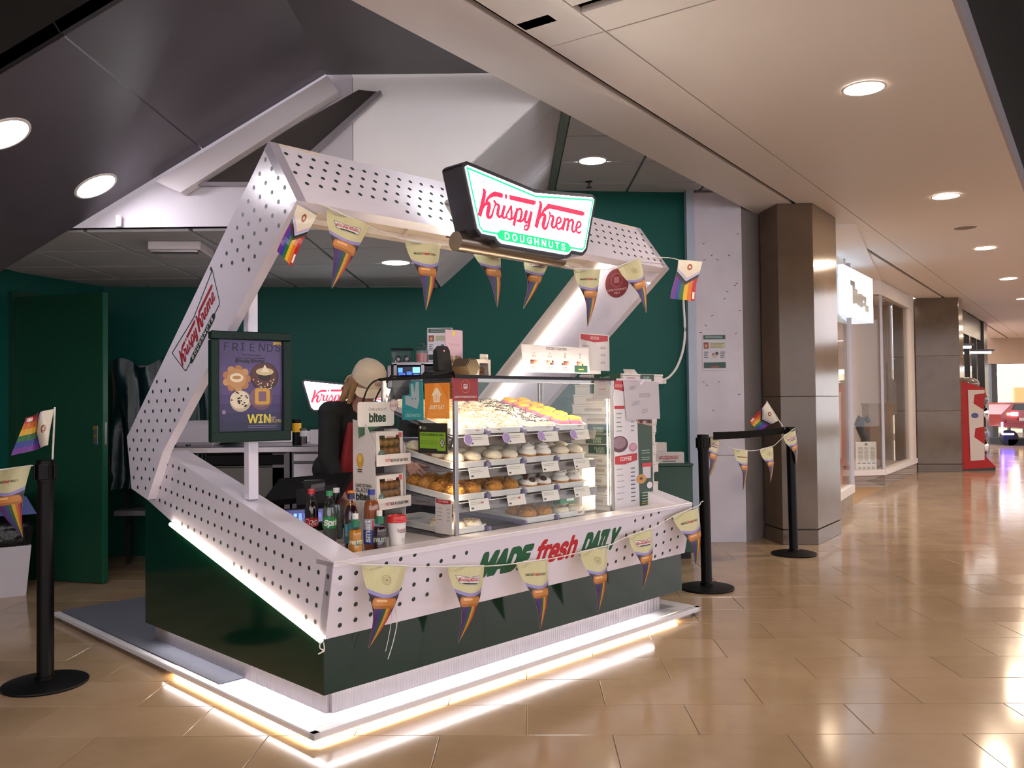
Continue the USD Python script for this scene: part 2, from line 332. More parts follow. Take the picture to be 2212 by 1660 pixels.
# ================================================================= CEILINGS
H1 = 3.0; H2 = 3.18; HL = 2.30
def mbox(a0, a1, b0, b1, z0, z1, bev=0.): return xf(bx(a0, a1, b0, b1, z0, z1, bev), np.vstack([np.c_[np.r_[DC, 0], np.r_[-NC, 0] * -1, [0, 0, 1], np.r_[OC, 0]], [0, 0, 0, 1]]))
mc = thing('ceiling', 'smooth off-white plasterboard mall ceiling with slots and recessed downlights', None, kind='structure')
A0, A1, BE = -9.0, 30.0, 2.09
GJ = .008
part(mc, 'panel', mbox(A0, A1, 0, .365, H1, H1 + .03), 'ceiling_paint')
for a0, a1 in ((A0, .86), (.868, 6.7), (6.708, 14.), (14.008, A1)):
    part(mc, 'panel', mbox(a0, a1, .41, .72 - GJ, H1, H1 + .03), 'ceiling_paint')
for a0, a1 in ((.86, A1),):
    part(mc, 'panel', mbox(a0 + .012, a1, .72, BE, H1, H1 + .03), 'ceiling_paint')
part(mc, 'panel', mbox(.635, .86, .72, BE, H1, H1 + .03), 'ceiling_paint')
part(mc, 'panel', mbox(.56, .635, .42, .59, H1, H1 + .03), 'ceiling_paint')
part(mc, 'panel', mbox(A0, .555, .72, BE, H1, H1 + .03), 'ceiling_paint')
part(mc, 'slot_back', mbox(A0, A1, .0, BE - .02, H1 + .05, H1 + .07), 'slot_black')
part(mc, 'edge_fascia', mbox(A0, A1, BE, BE + .02, H1, H1 + .13), 'fascia_grey')
part(mc, 'inner_fascia', mbox(A0, A1, -.02, 0, H1, H2 + .02), 'ceiling_paint')
struct('ceiling_void', cat(mbox(A0, A1, BE + .1, 9, 5.2, 5.3), mbox(A0, A1, BE - .01, BE + .01, H1 + .13, 5.3), mbox(A0, A1, 8.9, 9, 3.2, 5.3)), 'ceiling_dark')
# sloping grey soffit on the left, with the flat grey part beside it
def slope_z(X): return 3.185 + .6 * (X + 1.045)
def slab(pts, n, th):
    p = np.asarray(pts, float); return hull(np.vstack([p, p + np.asarray(n, float) * th]))
ss = thing('soffit', 'dark grey sloping soffit with two round lamps', None, kind='structure')
nS = np.array([-.5145, 0, .8575])
def srect(x0, x1, y0, y1): return slab([(x0, y0, slope_z(x0)), (x1, y0, slope_z(x1)), (x1, y1, slope_z(x1)), (x0, y1, slope_z(x0))], nS, .05)
part(ss, 'panel', srect(-3.4, -1.772, 3.35, 4.9), 'soffit_grey')
part(ss, 'panel', srect(-1.766, -1.045, 3.35, 4.9), 'soffit_grey')
part(ss, 'flat_panel', slab([(-1.06, 3.35, 3.185), (-1.06, 4.93, 3.185), (.28, 4.93, 3.185), (-.83, 3.35, 3.185)], (0, 0, 1), .05), 'flat_grey')
part(ss, 'front_fascia', slab([(-3.4, 3.35, slope_z(-3.4)), (-1.045, 3.35, 3.185), (-1.045, 3.35, 3.6), (-3.4, 3.35, 3.6)], (0, .03, 0), 1), 'ceiling_dark')
struct('ceiling_dark', bx(-6, -.6, -4, 3.34, 3.3, 3.36), 'ceiling_dark')
# white bulkhead over the back of the stall
bz = HL + .012
bh = thing('wall_bulkhead', 'white bulkhead above the stall', None, kind='structure')
bpoly = Polygon([(-4.2, bz), (-.60, bz), (.36, H2), (-1.045, H2 + .02), (-4.2, 1.35 + .02 + .0 + 1.2)])
bpoly = Polygon([(-4.2, bz), (-.62, bz), (.36, H2 + .02), (-4.2, H2 + .02)])
def on_y(poly, Y, th): m = ext(poly, th); return xf(m, T(0, Y + th, 0) @ UPR)
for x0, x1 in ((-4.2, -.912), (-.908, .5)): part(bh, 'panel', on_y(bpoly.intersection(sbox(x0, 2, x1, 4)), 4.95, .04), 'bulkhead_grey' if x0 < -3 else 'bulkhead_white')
def pxpoly(P, Y): return Polygon([tuple(at(x, y, Y)[[0, 2]]) for x, y in P])
part(bh, 'white_reveal', on_y(pxpoly([(336, 392), (390, 416), (731, 197), (708, 163)], 4.86), 4.86, .08), 'trim_white')
dk = thing('ceiling_recess', 'dark sloping glazed recess with a metal edge in the white bulkhead', None, kind='structure')
part(dk, 'recess_panel', on_y(pxpoly([(412, 398), (600, 398), (822, 199), (775, 194)], 4.93), 4.93, .015), 'glaze_dark')
part(dk, 'metal_edge', on_y(pxpoly([(590, 398), (604, 400), (825, 203), (822, 195), (812, 199)], 4.9), 4.90, .03), 'edge_metal')
part(dk, 'lower_sill', on_y(pxpoly([(404, 400), (604, 400), (604, 393), (412, 393)], 4.9), 4.90, .03), 'edge_metal')
# suspended tile ceilings: low one at the back left, high one at the right, planks between
def backY(X): return 7.63 + .100 * X
st = thing('ceiling_tiles_low', 'low suspended ceiling of grey-white tiles in a metal grid', None, kind='structure')
part(st, 'grid_backing', bx(-4.3, -.62, 4.96, 7.9, HL + .012, HL + .03), 'tbar')
G = .62
for ix in range(6):
    for iy in range(5):
        x1 = -.64 - ix * G; y0 = 4.99 + iy * G
        if x1 - G < -4.3: continue
        part(st, 'ceiling_tile', bx(x1 - G + .018, x1 - .006, y0 + .006, min(y0 + G - .018, 7.85), HL - .004, HL + .012, .003), 'tile_white')
sh = thing('ceiling_tiles_high', 'high suspended ceiling of grey-white tiles at the right', None, kind='structure')
part(sh, 'grid_backing', slab([(.36, 4.96, H2 + .012), (.36, 8.4, H2 + .012), (2.7, 8.4, H2 + .012), (.36, 5.0, H2 + .012)], (0, 0, 1), .02), 'tbar')
edge = Polygon([(.34, 5.02), (.34, 8.3), (2.62, 8.3)])
for ix in range(4):
    for iy in range(6):
        g = sbox(.40 + ix * .66 + .012, 4.78 + iy * .66 + .012, .40 + (ix + 1) * .66 - .012, 4.78 + (iy + 1) * .66 - .012).intersection(edge)
        if g.area > .01: part(sh, 'ceiling_tile', ext(g, .016, H2 - .004), 'tile_white')
part(sh, 'grid_bar', bx(.345, .40, 5.0, 8.0, H2 - .012, H2 + .012), 'tbar')
sl = thing('ceiling_planks', 'sloping strip of grey planks between the low and the high ceiling', None, kind='structure')
dz = (H2 - HL) / .97
for k in range(7):
    y0 = 4.96 + k * .42
    part(sl, 'plank', slab([(-.62, y0, HL), (.345, y0, H2), (.345, y0 + .412, H2), (-.62, y0 + .412, HL)], (-.67, 0, .74), .02), 'tile_white')
part(sl, 'plank_backing', slab([(-.64, 4.96, HL + .02), (.33, 4.96, H2 + .02), (.33, 8, H2 + .02), (-.64, 8, HL + .02)], (-.67, 0, .74), .02), 'tbar')

# ================================================================= WALLS OF THE STALL'S BACK ROOM
A_, B_ = np.array([-3.47, 7.283]), np.array([1.70, 7.80]); dA = B_ - A_
W_ = frame((A_[0], A_[1], 0), (dA[0], dA[1], 0), (0, 0, 1))
LW = float(np.linalg.norm(dA))
struct('wall_back', xf(bx(0, LW, 0, 3.3, -.08, 0), W_), 'wall_green')
lw = np.array([-.30, -1.0]); lw /= np.linalg.norm(lw)
WL_ = frame((A_[0], A_[1], 0), (lw[0], lw[1], 0), (0, 0, 1))
hin = (np.array([-3.74, 6.42]) - A_) @ lw
wl = thing('wall_left', 'dark green side wall with a doorway', None, kind='structure')
part(wl, 'wall_panel', cat(xf(bx(0, 0.12, 0, 2.6, -.0, .08), WL_), xf(bx(.12, 4.5, 2.14, 2.6, 0, .08), WL_), xf(bx(hin + .04, 4.5, 0, 2.14, 0, .08), WL_)), 'wall_green')
part(wl, 'door_frame', cat(xf(bx(hin, hin + .05, 0, 2.14, -.03, .09), WL_), xf(bx(.1, hin, 2.1, 2.15, -.03, .09), WL_)), 'door_green')
dh, df = np.array([-3.735, 6.40]), np.array([-2.945, 6.17])
DM = frame((dh[0], dh[1], 0), (df[0] - dh[0], df[1] - dh[1], 0), (0, 0, 1)); DW = float(np.linalg.norm(df - dh))
door = tagp(UsdGeom.Xform.Define(stage, '/World/door_1').GetPrim(), 'open dark green door leaf at the left', None, None, 'structure'); setm(UsdGeom.Xformable(door), DM)
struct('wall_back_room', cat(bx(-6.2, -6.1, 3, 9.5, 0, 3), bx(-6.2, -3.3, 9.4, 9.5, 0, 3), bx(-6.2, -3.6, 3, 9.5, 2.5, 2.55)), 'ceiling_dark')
part(door, 'door_leaf', bx(0, DW - .012, .006, 2.10, -.045, 0), 'door_green')
part(door, 'door_edge', bx(DW - .012, DW, .006, 2.10, -.045, 0), 'door_edge', label='lighter painted edge of the door')
mat('brass', '#b8963c', .35, metal=.8); mat('steel_dull', '#77777c', .4, metal=.8)
part(door, 'lock_plate', bx(DW - .085, DW - .045, 1.0, 1.14, 0, .006, .002), 'steel_dull', label='worn steel lock plate')
part(door, 'lock_cylinder', cat(xf(disc(.013, .018, 16), T(DW - .065, 1.12, 0)), xf(disc(.010, .012, 16), T(DW - .065, 1.06, 0))), 'brass', label='brass lock cylinder')
part(door, 'edge_plate', bx(DW, DW + .003, 1.0, 1.16, -.032, -.012), 'edge_metal')
for zz in (.3, 1.1, 1.9): part(door, 'hinge', xf(disc(.008, .1, 12), T(0, zz, .01) @ RX(-math.pi / 2)), 'brass', label='brass door hinge')
# white pier at the right end of the green wall
mat('trim_blue', '#a9b4c4', .5)
wr = thing('wall_right', 'white painted pier with scuffs at the right end of the green wall', None, kind='structure')
part(wr, 'front_panel', bx(1.66, 2.085, 7.70, 7.9, .78, H1 + .15), 'wall_white'); part(wr, 'front_panel', bx(1.66, 2.085, 7.70, 7.9, 0, .776), 'wall_white')
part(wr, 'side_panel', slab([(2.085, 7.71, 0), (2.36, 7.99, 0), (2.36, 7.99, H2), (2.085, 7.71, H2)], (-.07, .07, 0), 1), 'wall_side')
part(wr, 'corner_strip', bx(1.59, 1.66, 7.69, 7.85, .0, H2), 'trim_blue')
scr = cat(*[xf(box(.022, .001, .005), T(random.uniform(1.7, 2.06), 7.6993, random.uniform(.9, 2.9)) @ RY(random.uniform(-.6, .6))) for k in range(22)])
part(wr, 'scuff_marks', scr, 'dark_line')

# ================================================================= MALL: PILLARS AND SHOP FRONT
def pillar(name, pts, label):
    t = thing(name, label, None, kind='structure'); P = Polygon(pts)
    part(t, 'pillar_base', ext(P, .128), 'marble_b'); part(t, 'shadow_joint', ext(P.buffer(-.006), .012, .128), 'dark_line')
    z0 = .140
    c = np.array(P.exterior.coords)[:-1]
    for k, z1 in enumerate((1.05, 2.03, H1)):
        part(t, 'stone_cladding', ext(P, z1 - z0 - .004, z0), ['marble', 'marble_b', 'marble'][k]); z0 = z1
    for k in range(len(c)):
        if k in (1, 2): part(t, 'corner_joint', bx(-.003, .003, -.003, .003, .14, H1 - .01), 'dark_line'); 
    return t
def pillar2(name, pts, label, cuts):
    t = thing(name, label, None, kind='structure'); P = Polygon(pts); part(t, 'pillar_core', ext(P.buffer(-.02), H1), 'dark_line')
    c = np.array(pts)
    for k in range(len(c)):
        a, b = c[k], c[(k + 1) % len(c)]; L = np.linalg.norm(b - a); fm = frame((a[0], a[1], 0), (b[0] - a[0], b[1] - a[1], 0), (0, 0, 1))
        part(t, 'base_slab', xf(bx(.002, L - .002, 0, .128, -.02, 0, .002), fm), 'marble_b'); z0 = .138
        for i, z1 in enumerate(cuts):
            part(t, 'stone_slab', xf(bx(.002, L - .002, z0, z1 - .003, -.02, 0, .002), fm), ['marble', 'marble_b'][(i + k) % 2]); z0 = z1
    return t
pillar2('pillar', [(2.352, 7.516), (2.656, 7.496), (3.10, 8.125), (3.06, 8.5), (2.5, 8.6), (2.30, 7.86)], 'tall tan marble pillar beside the white pier', (1.3, H1))
pillar2('pillar', [(6.984, 14.80), (7.693, 14.705), (7.98, 15.12), (7.98, 15.6), (7.0, 15.7)], 'tan marble pillar beyond the shop window', (1.05, 2.0, H1))

# ================================================================= ROUND LAMPS
mat('lamp_warm', '#ffffff', .5, emit=WARM, power=DOWN_WARM); mat('lamp_cool', '#ffffff', .5, emit=COOL, power=DOWN_COOL)
mat('lamp_warm_far', '#ffffff', .5, emit=(1., .79, .58), power=170.)
mat('lamp_rim', '#e6e2de', .4)
def downlight(o, n, r, m, label, group=None, recess=.012):
    "o on the ceiling surface, n pointing down into the room"
    n = np.asarray(n, float) / np.linalg.norm(n); fm = frame(o, np.cross([0, 1, 0], n), np.cross(n, np.cross([0, 1, 0], n)))
    t = thing('downlight', label, 'ceiling lamp', fm, group)
    part(t, 'lens', lathe([(0, .003), (r * .6, .0035), (r, .002), (r, .001), (0, .001)][:4] + [(0, .0005)], 32), m)
    part(t, 'rim', lathe([(r, .001), (r, .005), (r + .012, .004), (r + .014, .0), (r, .0005)], 32), 'lamp_rim', smooth=40)
    return t
MALLN = ['nearest round warm downlight in the smooth mall ceiling', 'second round warm downlight along the mall ceiling', 'third round warm downlight along the mall ceiling', 'fourth round warm downlight along the mall ceiling', 'round warm downlight at the right edge of the photo, fifth along the mall ceiling']
for k in range(-4, 9):
    p = np.array([1.975, 4.726]) + k * np.array([1.757, 2.571])
    downlight((p[0], p[1], H1 - .001), (0, 0, -1), .105, 'lamp_warm' if k < 1 else 'lamp_warm_far', MALLN[k] if 0 <= k < 5 else 'round warm mall downlight out of the picture', None if 0 <= k < 5 else 'mall downlights out of the picture')
for (x, y), lb in (((8, 290), 'round white lamp on the sloping grey soffit cut by the left edge'), ((207, 402), 'whole round white lamp on the sloping grey soffit')):
    p = atp(x, y, (-1.045, 5, 3.185), np.array([-.6, 0, 1])); downlight(p, -nS, .105, 'lamp_cool', lb)
p = atz(1280, 347, H2 - .004); downlight(p, (0, 0, -1), .105, 'lamp_cool', 'round white lamp in the high tiled ceiling above the sign')
p = atz(855, 567, HL - .004); downlight(p, (0, 0, -1), .10, 'lamp_cool', 'round white lamp in the low tiled ceiling behind the bunting')

# ================================================================= MALL BEYOND THE STALL
mat('shop_white', '#e6d3c6', .6); mat('shop_frame', '#d9cfc8', .4); mat('shop_plinth', '#8d7863', .3, noise=(3, '#79654f', 5))
mat('wood_floor', '#b08a5a', .35, noise=(2, '#9b7646', 4, (1, 8, 1)))
mat('shop_lamp', '#ffffff', .5, emit=(1, .80, .66), power=5.0)
def mx(a, b): return OC + a * DC + b * NC
def ab(p): q = np.asarray(p)[:2] - OC; return np.array([q @ DC, q @ NC])
sf = thing('window_1', 'glazed corner shop window on a stone plinth', None, kind='structure')
w0, w1, w2 = np.array([4.70, 12.24]), np.array([5.363, 12.377]), np.array([6.90, 14.66])
def wallseg(a, b, z0, z1, th=.04, off=0.):
    L = np.linalg.norm(np.asarray(b) - a); fm = frame((a[0], a[1], 0), (b[0] - a[0], b[1] - a[1], 0), (0, 0, 1)); return xf(bx(0, L, z0, z1, -th + off, off), fm)
for a, b in ((w0, w1), (w1, w2)):
    part(sf, 'plinth', wallseg(a, b, 0, .17, .12), 'shop_plinth'); part(sf, 'sill', wallseg(a, b, .17, .25, .14, .02), 'shop_frame')
    part(sf, 'pane', wallseg(a, b, .25, 2.78, .012, -.03), 'glass'); part(sf, 'head', wallseg(a, b, 2.78, H1, .10, .0), 'shop_frame')
part(sf, 'corner_mullion', bx(w1[0] - .03, w1[0] + .01, w1[1] - .0, w1[1] + .05, .25, 2.78), 'edge_metal')
part(sf, 'end_frame', wallseg(w2 - .16 * DC, w2, .25, 2.8, .14), 'shop_frame'); part(sf, 'end_frame', wallseg(w2 - .34 * DC, w2 - .28 * DC, .25, 2.8, .10), 'shop_frame')
part(sf, 'window_bed', ext(Polygon([w0, w1, w2, w2 + [-2.2, 1.0], w0 + [-1.2, 1.8]]), .20), 'shop_white')
struct('wall_shop', cat(wallseg(np.array([3.9, 15.1]), np.array([7.0, 15.75]), 0, H1, .05), wallseg(np.array([2.9, 11.3]), np.array([3.9, 15.1]), 0, H1, .05)), 'shop_white')
struct('ceiling_shop', ext(Polygon([(2.9, 8.5), (3.4, 8.4), w1, w2, (7.0, 15.8), (3.6, 15.8)]), .03, H1 - .02), 'ceiling_paint')
for (x, y), w_ in zip(((4.9, 13.6), (5.6, 14.3), (4.2, 12.3)), ('middle', 'far', 'near')):
    downlight((x, y, H1 - .025), (0, 0, -1), .16, 'shop_lamp', w_ + ' warm lamp in the ceiling of the shop window', 'shop window lamps')
sf2 = thing('door_2', 'tall glass entrance panel beside the near pillar', None, kind='structure')
g0, g1 = np.array([3.10, 8.60]), np.array([4.05, 10.25])
part(sf2, 'glass_panel', wallseg(g0, g1, .25, 2.9, .012), 'glass'); part(sf2, 'sill', wallseg(g0, g1, .16, .25, .12, .03), 'shop_frame'); part(sf2, 'plinth', wallseg(g0, g1, 0, .16, .10), 'shop_plinth')
part(sf2, 'frame_post', bx(4.03, 4.07, 10.23, 10.27, .25, 2.9), 'edge_metal')
struct('trim_1', ext(Polygon([g1, w1 - [.05, .05], w0, w0 + [-1, 1.4], g1 + [-1.2, .6]]), .004), 'wood_floor')
# things in the window
mat('poster_dark', '#3b2e2a', .4, noise=(7, '#7d6a60', 3)); mat('brown_card', '#75583f', .5); mat('near_black', '#0b0a0b', .5); mat('card_white', '#e8e1dc', .6); mat('card_red', '#b02030', .5)
p0, p1 = at(1916, 900, 13.6), at(1950, 880, 14.5)
pw = thing('picture_panel', 'dark photo panel hanging in the shop window', 'picture', frame((p0[0], p0[1], 1.00), (p1[0] - p0[0], p1[1] - p0[1], 0), (0, 0, 1)))
part(pw, 'panel', ext(Polygon([(0, -.02), (.55, .02), (.55, .52), (.22, .62), (0, .83)]), .03), 'poster_dark'); part(pw, 'hanging_wire', cat(tube([(.1, .75, .01), (.1, 1.75, .01)], .003, 5), tube([(.4, .55, .01), (.4, 1.75, .01)], .003, 5)), 'edge_metal')
q = at(1903, 1020, 12.95)
ped = thing('display_pedestal', 'brown tapering display pedestal in the shop window', 'pedestal', T(q[0], q[1], .20))
part(ped, 'column', hull([(-.14, 0, 0), (.06, 0, 0), (.06, .2, 0), (-.14, .2, 0), (-.17, 0, .98), (.22, 0, .98), (.22, .25, .98), (-.17, .25, .98)]), 'brown_card'); part(ped, 'top_plate', bx(-.18, .24, -.01, .26, .98, 1.0), 'brown_card')
q = at(1864, 962, 12.85)
bag = thing('black_ornament', 'black hooked ornament standing behind the leaflet board', 'ornament', T(q[0], q[1], .57))
part(bag, 'base', bx(-.07, .09, -.06, .06, -.37, -.02), 'card_white'); part(bag, 'figure', tube([(0.02, 0, -.02), (.03, 0, .1), (-.02, 0, .22), (-.05, 0, .32), (-.02, 0, .40), (.06, 0, .41), (.10, 0, .35)], [.06, .055, .06, .07, .07, .05, .03], 10), 'near_black', smooth=50)
pr = Print(.001); W, Hh = .30, .44
pr.add(sbox(-W / 2, 0, W / 2, Hh), '#d8cfc6', 0).add(sbox(-.02, .385, .02, .42), '#7d7468').lines(-.12, -.04, .36, .008, 12, .018, '#9a9086').lines(-.03, .04, .36, .008, 12, .018, '#9a9086').lines(.06, .13, .36, .008, 12, .018, '#9a9086')
for i, c in enumerate(('#b43a3a', '#444a66', '#8a5a50', '#4a6a9a')): pr.add(sbox(-.13 + i * .07, .12, -.08 + i * .07, .135), c)
for i in range(4): pr.add(circ(-.10 + i * .065, .06, .02), '#a59a90')
q = at(1872, 1022, 12.5)
lb = thing('leaflet_board', 'white board of printed notes standing at the shop window', 'notice board', T(q[0], q[1], .205) @ UPR)
part(lb, 'board', pr.mesh(.01), 'print'); part(lb, 'foot', bx(-.1, .1, 0, .02, -.08, -.01), 'card_white')
q = at(1834, 1035, 12.6); solo('small_box', bx(-.06, .06, -.05, .05, 0, .09, .004), 'card_red', 'small red box on the floor of the shop window', 'box', M=T(q[0], q[1], .20))
# projecting light box
q0 = at(1822, 640, 9.75); LBX = frame((q0[0], q0[1], 0), (DC[0], DC[1], 0), (0, 0, 1))
zt, zb = at(1822, 570, 9.75)[2], at(1822, 678, 9.75)[2]
lbx = thing('sign_box', 'white backlit projecting shop sign with blocky black lettering', 'sign', LBX)
pr = Print(.002); Wd = 1.55
pr.add(sbox(0, zb, Wd, zt), '#cfe6ff', 0)
hh = zt - zb
def rb(x0, x1, y0, y1): return sbox(Wd * x0, zt - hh * y1, Wd * x1, zt - hh * y0)
blk = unary_union([rb(.22, .36, .26, .36), rb(.28, .36, .30, .72), rb(.34, .44, .40, .70), rb(.42, .52, .48, .72), rb(.50, .62, .46, .74), rb(.60, .74, .48, .70), rb(.70, .82, .66, .80)])
pr.add(blk, '#14161c', 1).add(rb(.62, .66, .58, .63), '#cfe6ff', 2)
part(lbx, 'lit_face', pr.mesh(.01), 'backlit_soft')
mat('box_lit', '#d8e8fb', .4, emit=(.78, .9, 1.), power=.34)
part(lbx, 'lit_body', bx(0, Wd, zb, zt, -.32, -.011, .01), 'box_lit'); [part(lbx, 'hanger', bx(x, x + .02, zt, H1, -.16, -.14), 'edge_metal') for x in (.2, .7)]
# speaker grille in the ceiling
q = atz(2085, 492, H1 - .001); sp = thing('ceiling_speaker', 'flat round speaker grille in the mall ceiling between two lamps', 'speaker', T(q[0], q[1], H1 - .001) @ RX(math.pi))
mat('grille', '#8d7d72', .7); part(sp, 'grille', lathe([(0, .004), (.10, .004), (.11, .0), (0, 0)], 28), 'grille'); part(sp, 'rim', lathe([(.11, 0), (.115, .006), (.125, .0), (.11, 0)], 28), 'lamp_rim')
# dark shop front beyond the second pillar, and the end of the mall
mat('dark_shop', '#2a2320', .3); mat('dark_glass', '#191614', .05, spec=.8); mat('end_wall', '#b39a84', .6); mat('lit_shop', '#f0d9b0', .5, emit=(1, .86, .62), power=.30); mat('orange_board', '#d98a3a', .5, emit=(1, .55, .2), power=.28); mat('lamp_far', '#ffffff', .5, emit=(1, .95, .9), power=5.)
ws = thing('wall_dark_shop', 'dark shop front beyond the second pillar', None, kind='structure')
d0, d1 = np.array([7.9, 15.5]), np.array([10.6, 19.4])
part(ws, 'glass_front', wallseg(d0, d1, 0, 2.55, .05), 'dark_glass'); part(ws, 'fascia', wallseg(d0, d1, 2.55, H1, .1, .05), 'dark_shop')
for k in range(4):
    q = d0 + (d1 - d0) * (k + .2) / 4; part(ws, 'frame_bar', wallseg(q, q + DC * .08, 0, 2.55, .08, .05), 'dark_shop')
part(ws, 'end_pier', wallseg(d1, d1 + DC * .7, 0, H1, .5, .1), 'dark_shop')
ew = thing('wall_far', 'end wall of the mall with lit shop windows', None, kind='structure')
e0, e1 = np.array([13.75, 25.]), np.array([24, 36.])
EM = frame((e0[0], e0[1], 0), (TX[0], TX[1], 0), (0, 0, 1))
part(ew, 'fascia', xf(bx(-.6, 20, 2.25, H1 + .4, -.3, 0), EM), 'end_wall'); part(ew, 'pier', xf(bx(-.6, -.1, 0, 2.3, -.3, .0), EM), 'end_wall')
for x in (.28, 1.35, 2.6): part(ew, 'pier', xf(bx(x, x + .16, 0, 2.3, -.25, -.05), EM), 'dark_shop')
part(ew, 'shop_floor_wall', xf(bx(-.1, 14, .0, 2.3, -6.0, -5.9), EM), 'lit_shop')
for x in (.6, 1.7, 3.2): part(ew, 'orange_board', xf(bx(x - .1, x + .7, .8, 1.6, -4.0, -3.9), EM), 'orange_board')
part(ew, 'shop_glass', xf(bx(-.1, 14, 0, 2.25, -.12, -.11), EM), 'glass')
for k in range(3): part(ew, 'rail_post', xf(bx(.55 + k * .45, .6 + k * .45, 0, 1.05, -.6, -.5), EM), 'dark_shop')
q = EM @ np.array([1.0, 2.2, -1.2, 1]); solo('globe_lamp', ball(.13, 2), 'lamp_far', 'bright globe lamp inside the far lit shop', 'lamp', M=T(q[0], q[1], 1.95))
struct('wall_far_right', xf(bx(0, 30, 0, 5.3, -.2, 0), frame((*mx(26, 9), 0), (-NC[0] * 0 + TX[0], TX[1], 0), (0, 0, 1))), 'end_wall')
struct('wall_mall_left', wallseg(np.array([-6.2, -6]), np.array([-6.0, 9]), 0, 3.6, .05), 'end_wall')

# ================================================================= THE STALL
mat('panel_white', '#d9d3e0', .22, coat=.3); mat('panel_inner', '#ddd0c4', .45); mat('ledge_white', '#d8d1d8', .3)
mat('base_green', '#08271b', .10, spec=.5, noise=(1.1, '#072318', 3)); mat('base_dark', '#0b1511', .6)
mat('kick_steel', '#a9a3a6', .32, metal=.85); mat('plat_white', '#cfccd0', .4); mat('mat_grey', '#5d5f6b', .85, bump=(160, .3)); mat('worktop', '#c9c4c6', .35)
mat('led_warm', '#ffffff', .5, emit=LEDC, power=LED_WARM); mat('led_cool', '#ffffff', .5, emit=COOLC, power=LED_COOL); mat('led_soft', '#ffffff', .5, emit=(1, .93, .84), power=.8); mat('led_floor', '#ffffff', .5, emit=(1, .72, .38), power=15.)
ki = thing('doughnut_stall', 'white polka-dot doughnut stall with an open angular frame on a dark green base', 'stall', KM)
L, S_ = 2.49, 1.655; ZP, ZG = .046, .146
# platform
PU0, PU1, PS0, PS1 = -.10, 2.57, -.08, 2.72
part(ki, 'platform', bx(PU0 + .045, PU1 - .045, PS0 + .045, PS1, .0, ZP - .001), 'plat_white')
for a in ((PU0, PU1, PS0, PS0 + .035), (PU0, PU0 + .035, PS0, PS1), (PU1 - .035, PU1, PS0, PS1)): part(ki, 'platform_edge', bx(*a, .020, ZP, .004), 'plat_white')
part(ki, 'floor_mat', bx(PU0 + .036, PU1 - .036, .72, PS1 - .01, ZP - .001, ZP + .004), 'mat_grey', label='grey ribbed floor mat')
part(ki, 'floor_light', bx(PU0 + .03, 2.35, PS0 + .026, PS0 + .040, .012, .019), 'led_floor', label='glowing strip under the platform edge'); part(ki, 'floor_light', bx(PU0 + .026, PU0 + .040, PS0 + .03, 1.15, .012, .019), 'led_floor', label='glowing strip under the platform edge')
# ribbed kick panels
def ribs(n, w, d):
    x = np.linspace(0, w, 2 * n + 1); y = np.where(np.arange(2 * n + 1) % 2, 0., d); return Polygon(list(zip(x, y)) + [(w, .02), (0, .02)])
KI = .055
part(ki, 'kick_panel', xf(ext(ribs(150, L - .15 - KI - .02, .003), ZG - ZP - .004), T(KI + .02, KI, ZP)), 'kick_steel')
part(ki, 'kick_panel', xf(ext(ribs(110, S_ - KI - .02, .003), ZG - ZP - .004), T(KI, S_, ZP) @ RZ(-math.pi / 2)), 'kick_steel')
part(ki, 'kick_core', bx(KI + .025, L - .16, KI + .025, S_ - .02, ZP, ZG), 'base_dark')
part(ki, 'kick_light', bx(.03, L - .26, .022, .040, ZG - .006, ZG - .001), 'led_cool', label='glowing strip under the green base'); part(ki, 'kick_light', bx(.022, .040, .05, S_ - .16, ZG - .006, ZG - .001), 'led_cool', label='glowing strip under the green base')
# arms: points on the outer faces, in (s, z)
UL, UR = -.045, 2.56
P_up = [at_u(*p, UL) for p in ((580, 305), (274, 944), (284, 1056), (318, 1080), (352, 976), (641, 433))]
P_lo = [at_u(*p, 0.) for p in ((352, 976), (318, 1080), (375, 1131), (703, 1382), (721, 1215))]
(apS, apZ), (inS, inZ) = P_up[0], P_up[5]; (ctS, ctZ), (cbS, cbZ) = P_lo[4], P_lo[3]
def side(poly, u0, u1): m = ext(Polygon([(-s, z) for s, z in poly]), u1 - u0); return xf(m, frame((u1, 0, 0), (0, -1, 0), (0, 0, 1)))
FL_ = frame((UL, 0, 0), (0, -1, 0), (0, 0, 1)); FLO = frame((0, 0, 0), (0, -1, 0), (0, 0, 1))
part(ki, 'base_panel', side([(0.0, ZG), (S_, ZG), (S_, .80), (1.31, .70), (.004, .375)], .002, .03), 'base_green')
part(ki, 'base_panel', bx(.0, L - .01, .0, .028, ZG, .372), 'base_green')
part(ki, 'base_panel', side([(0.0, ZG), (S_, ZG), (S_, .80), (1.31, .70), (.004, .375)], L - .03, L - .002), 'base_green')
part(ki, 'base_core', bx(.04, L - .04, .04, .60, ZG + .002, .640), 'base_dark')
part(ki, 'base_core', bx(.04, .60, .60, 1.45, ZG + .002, .62), 'base_dark')
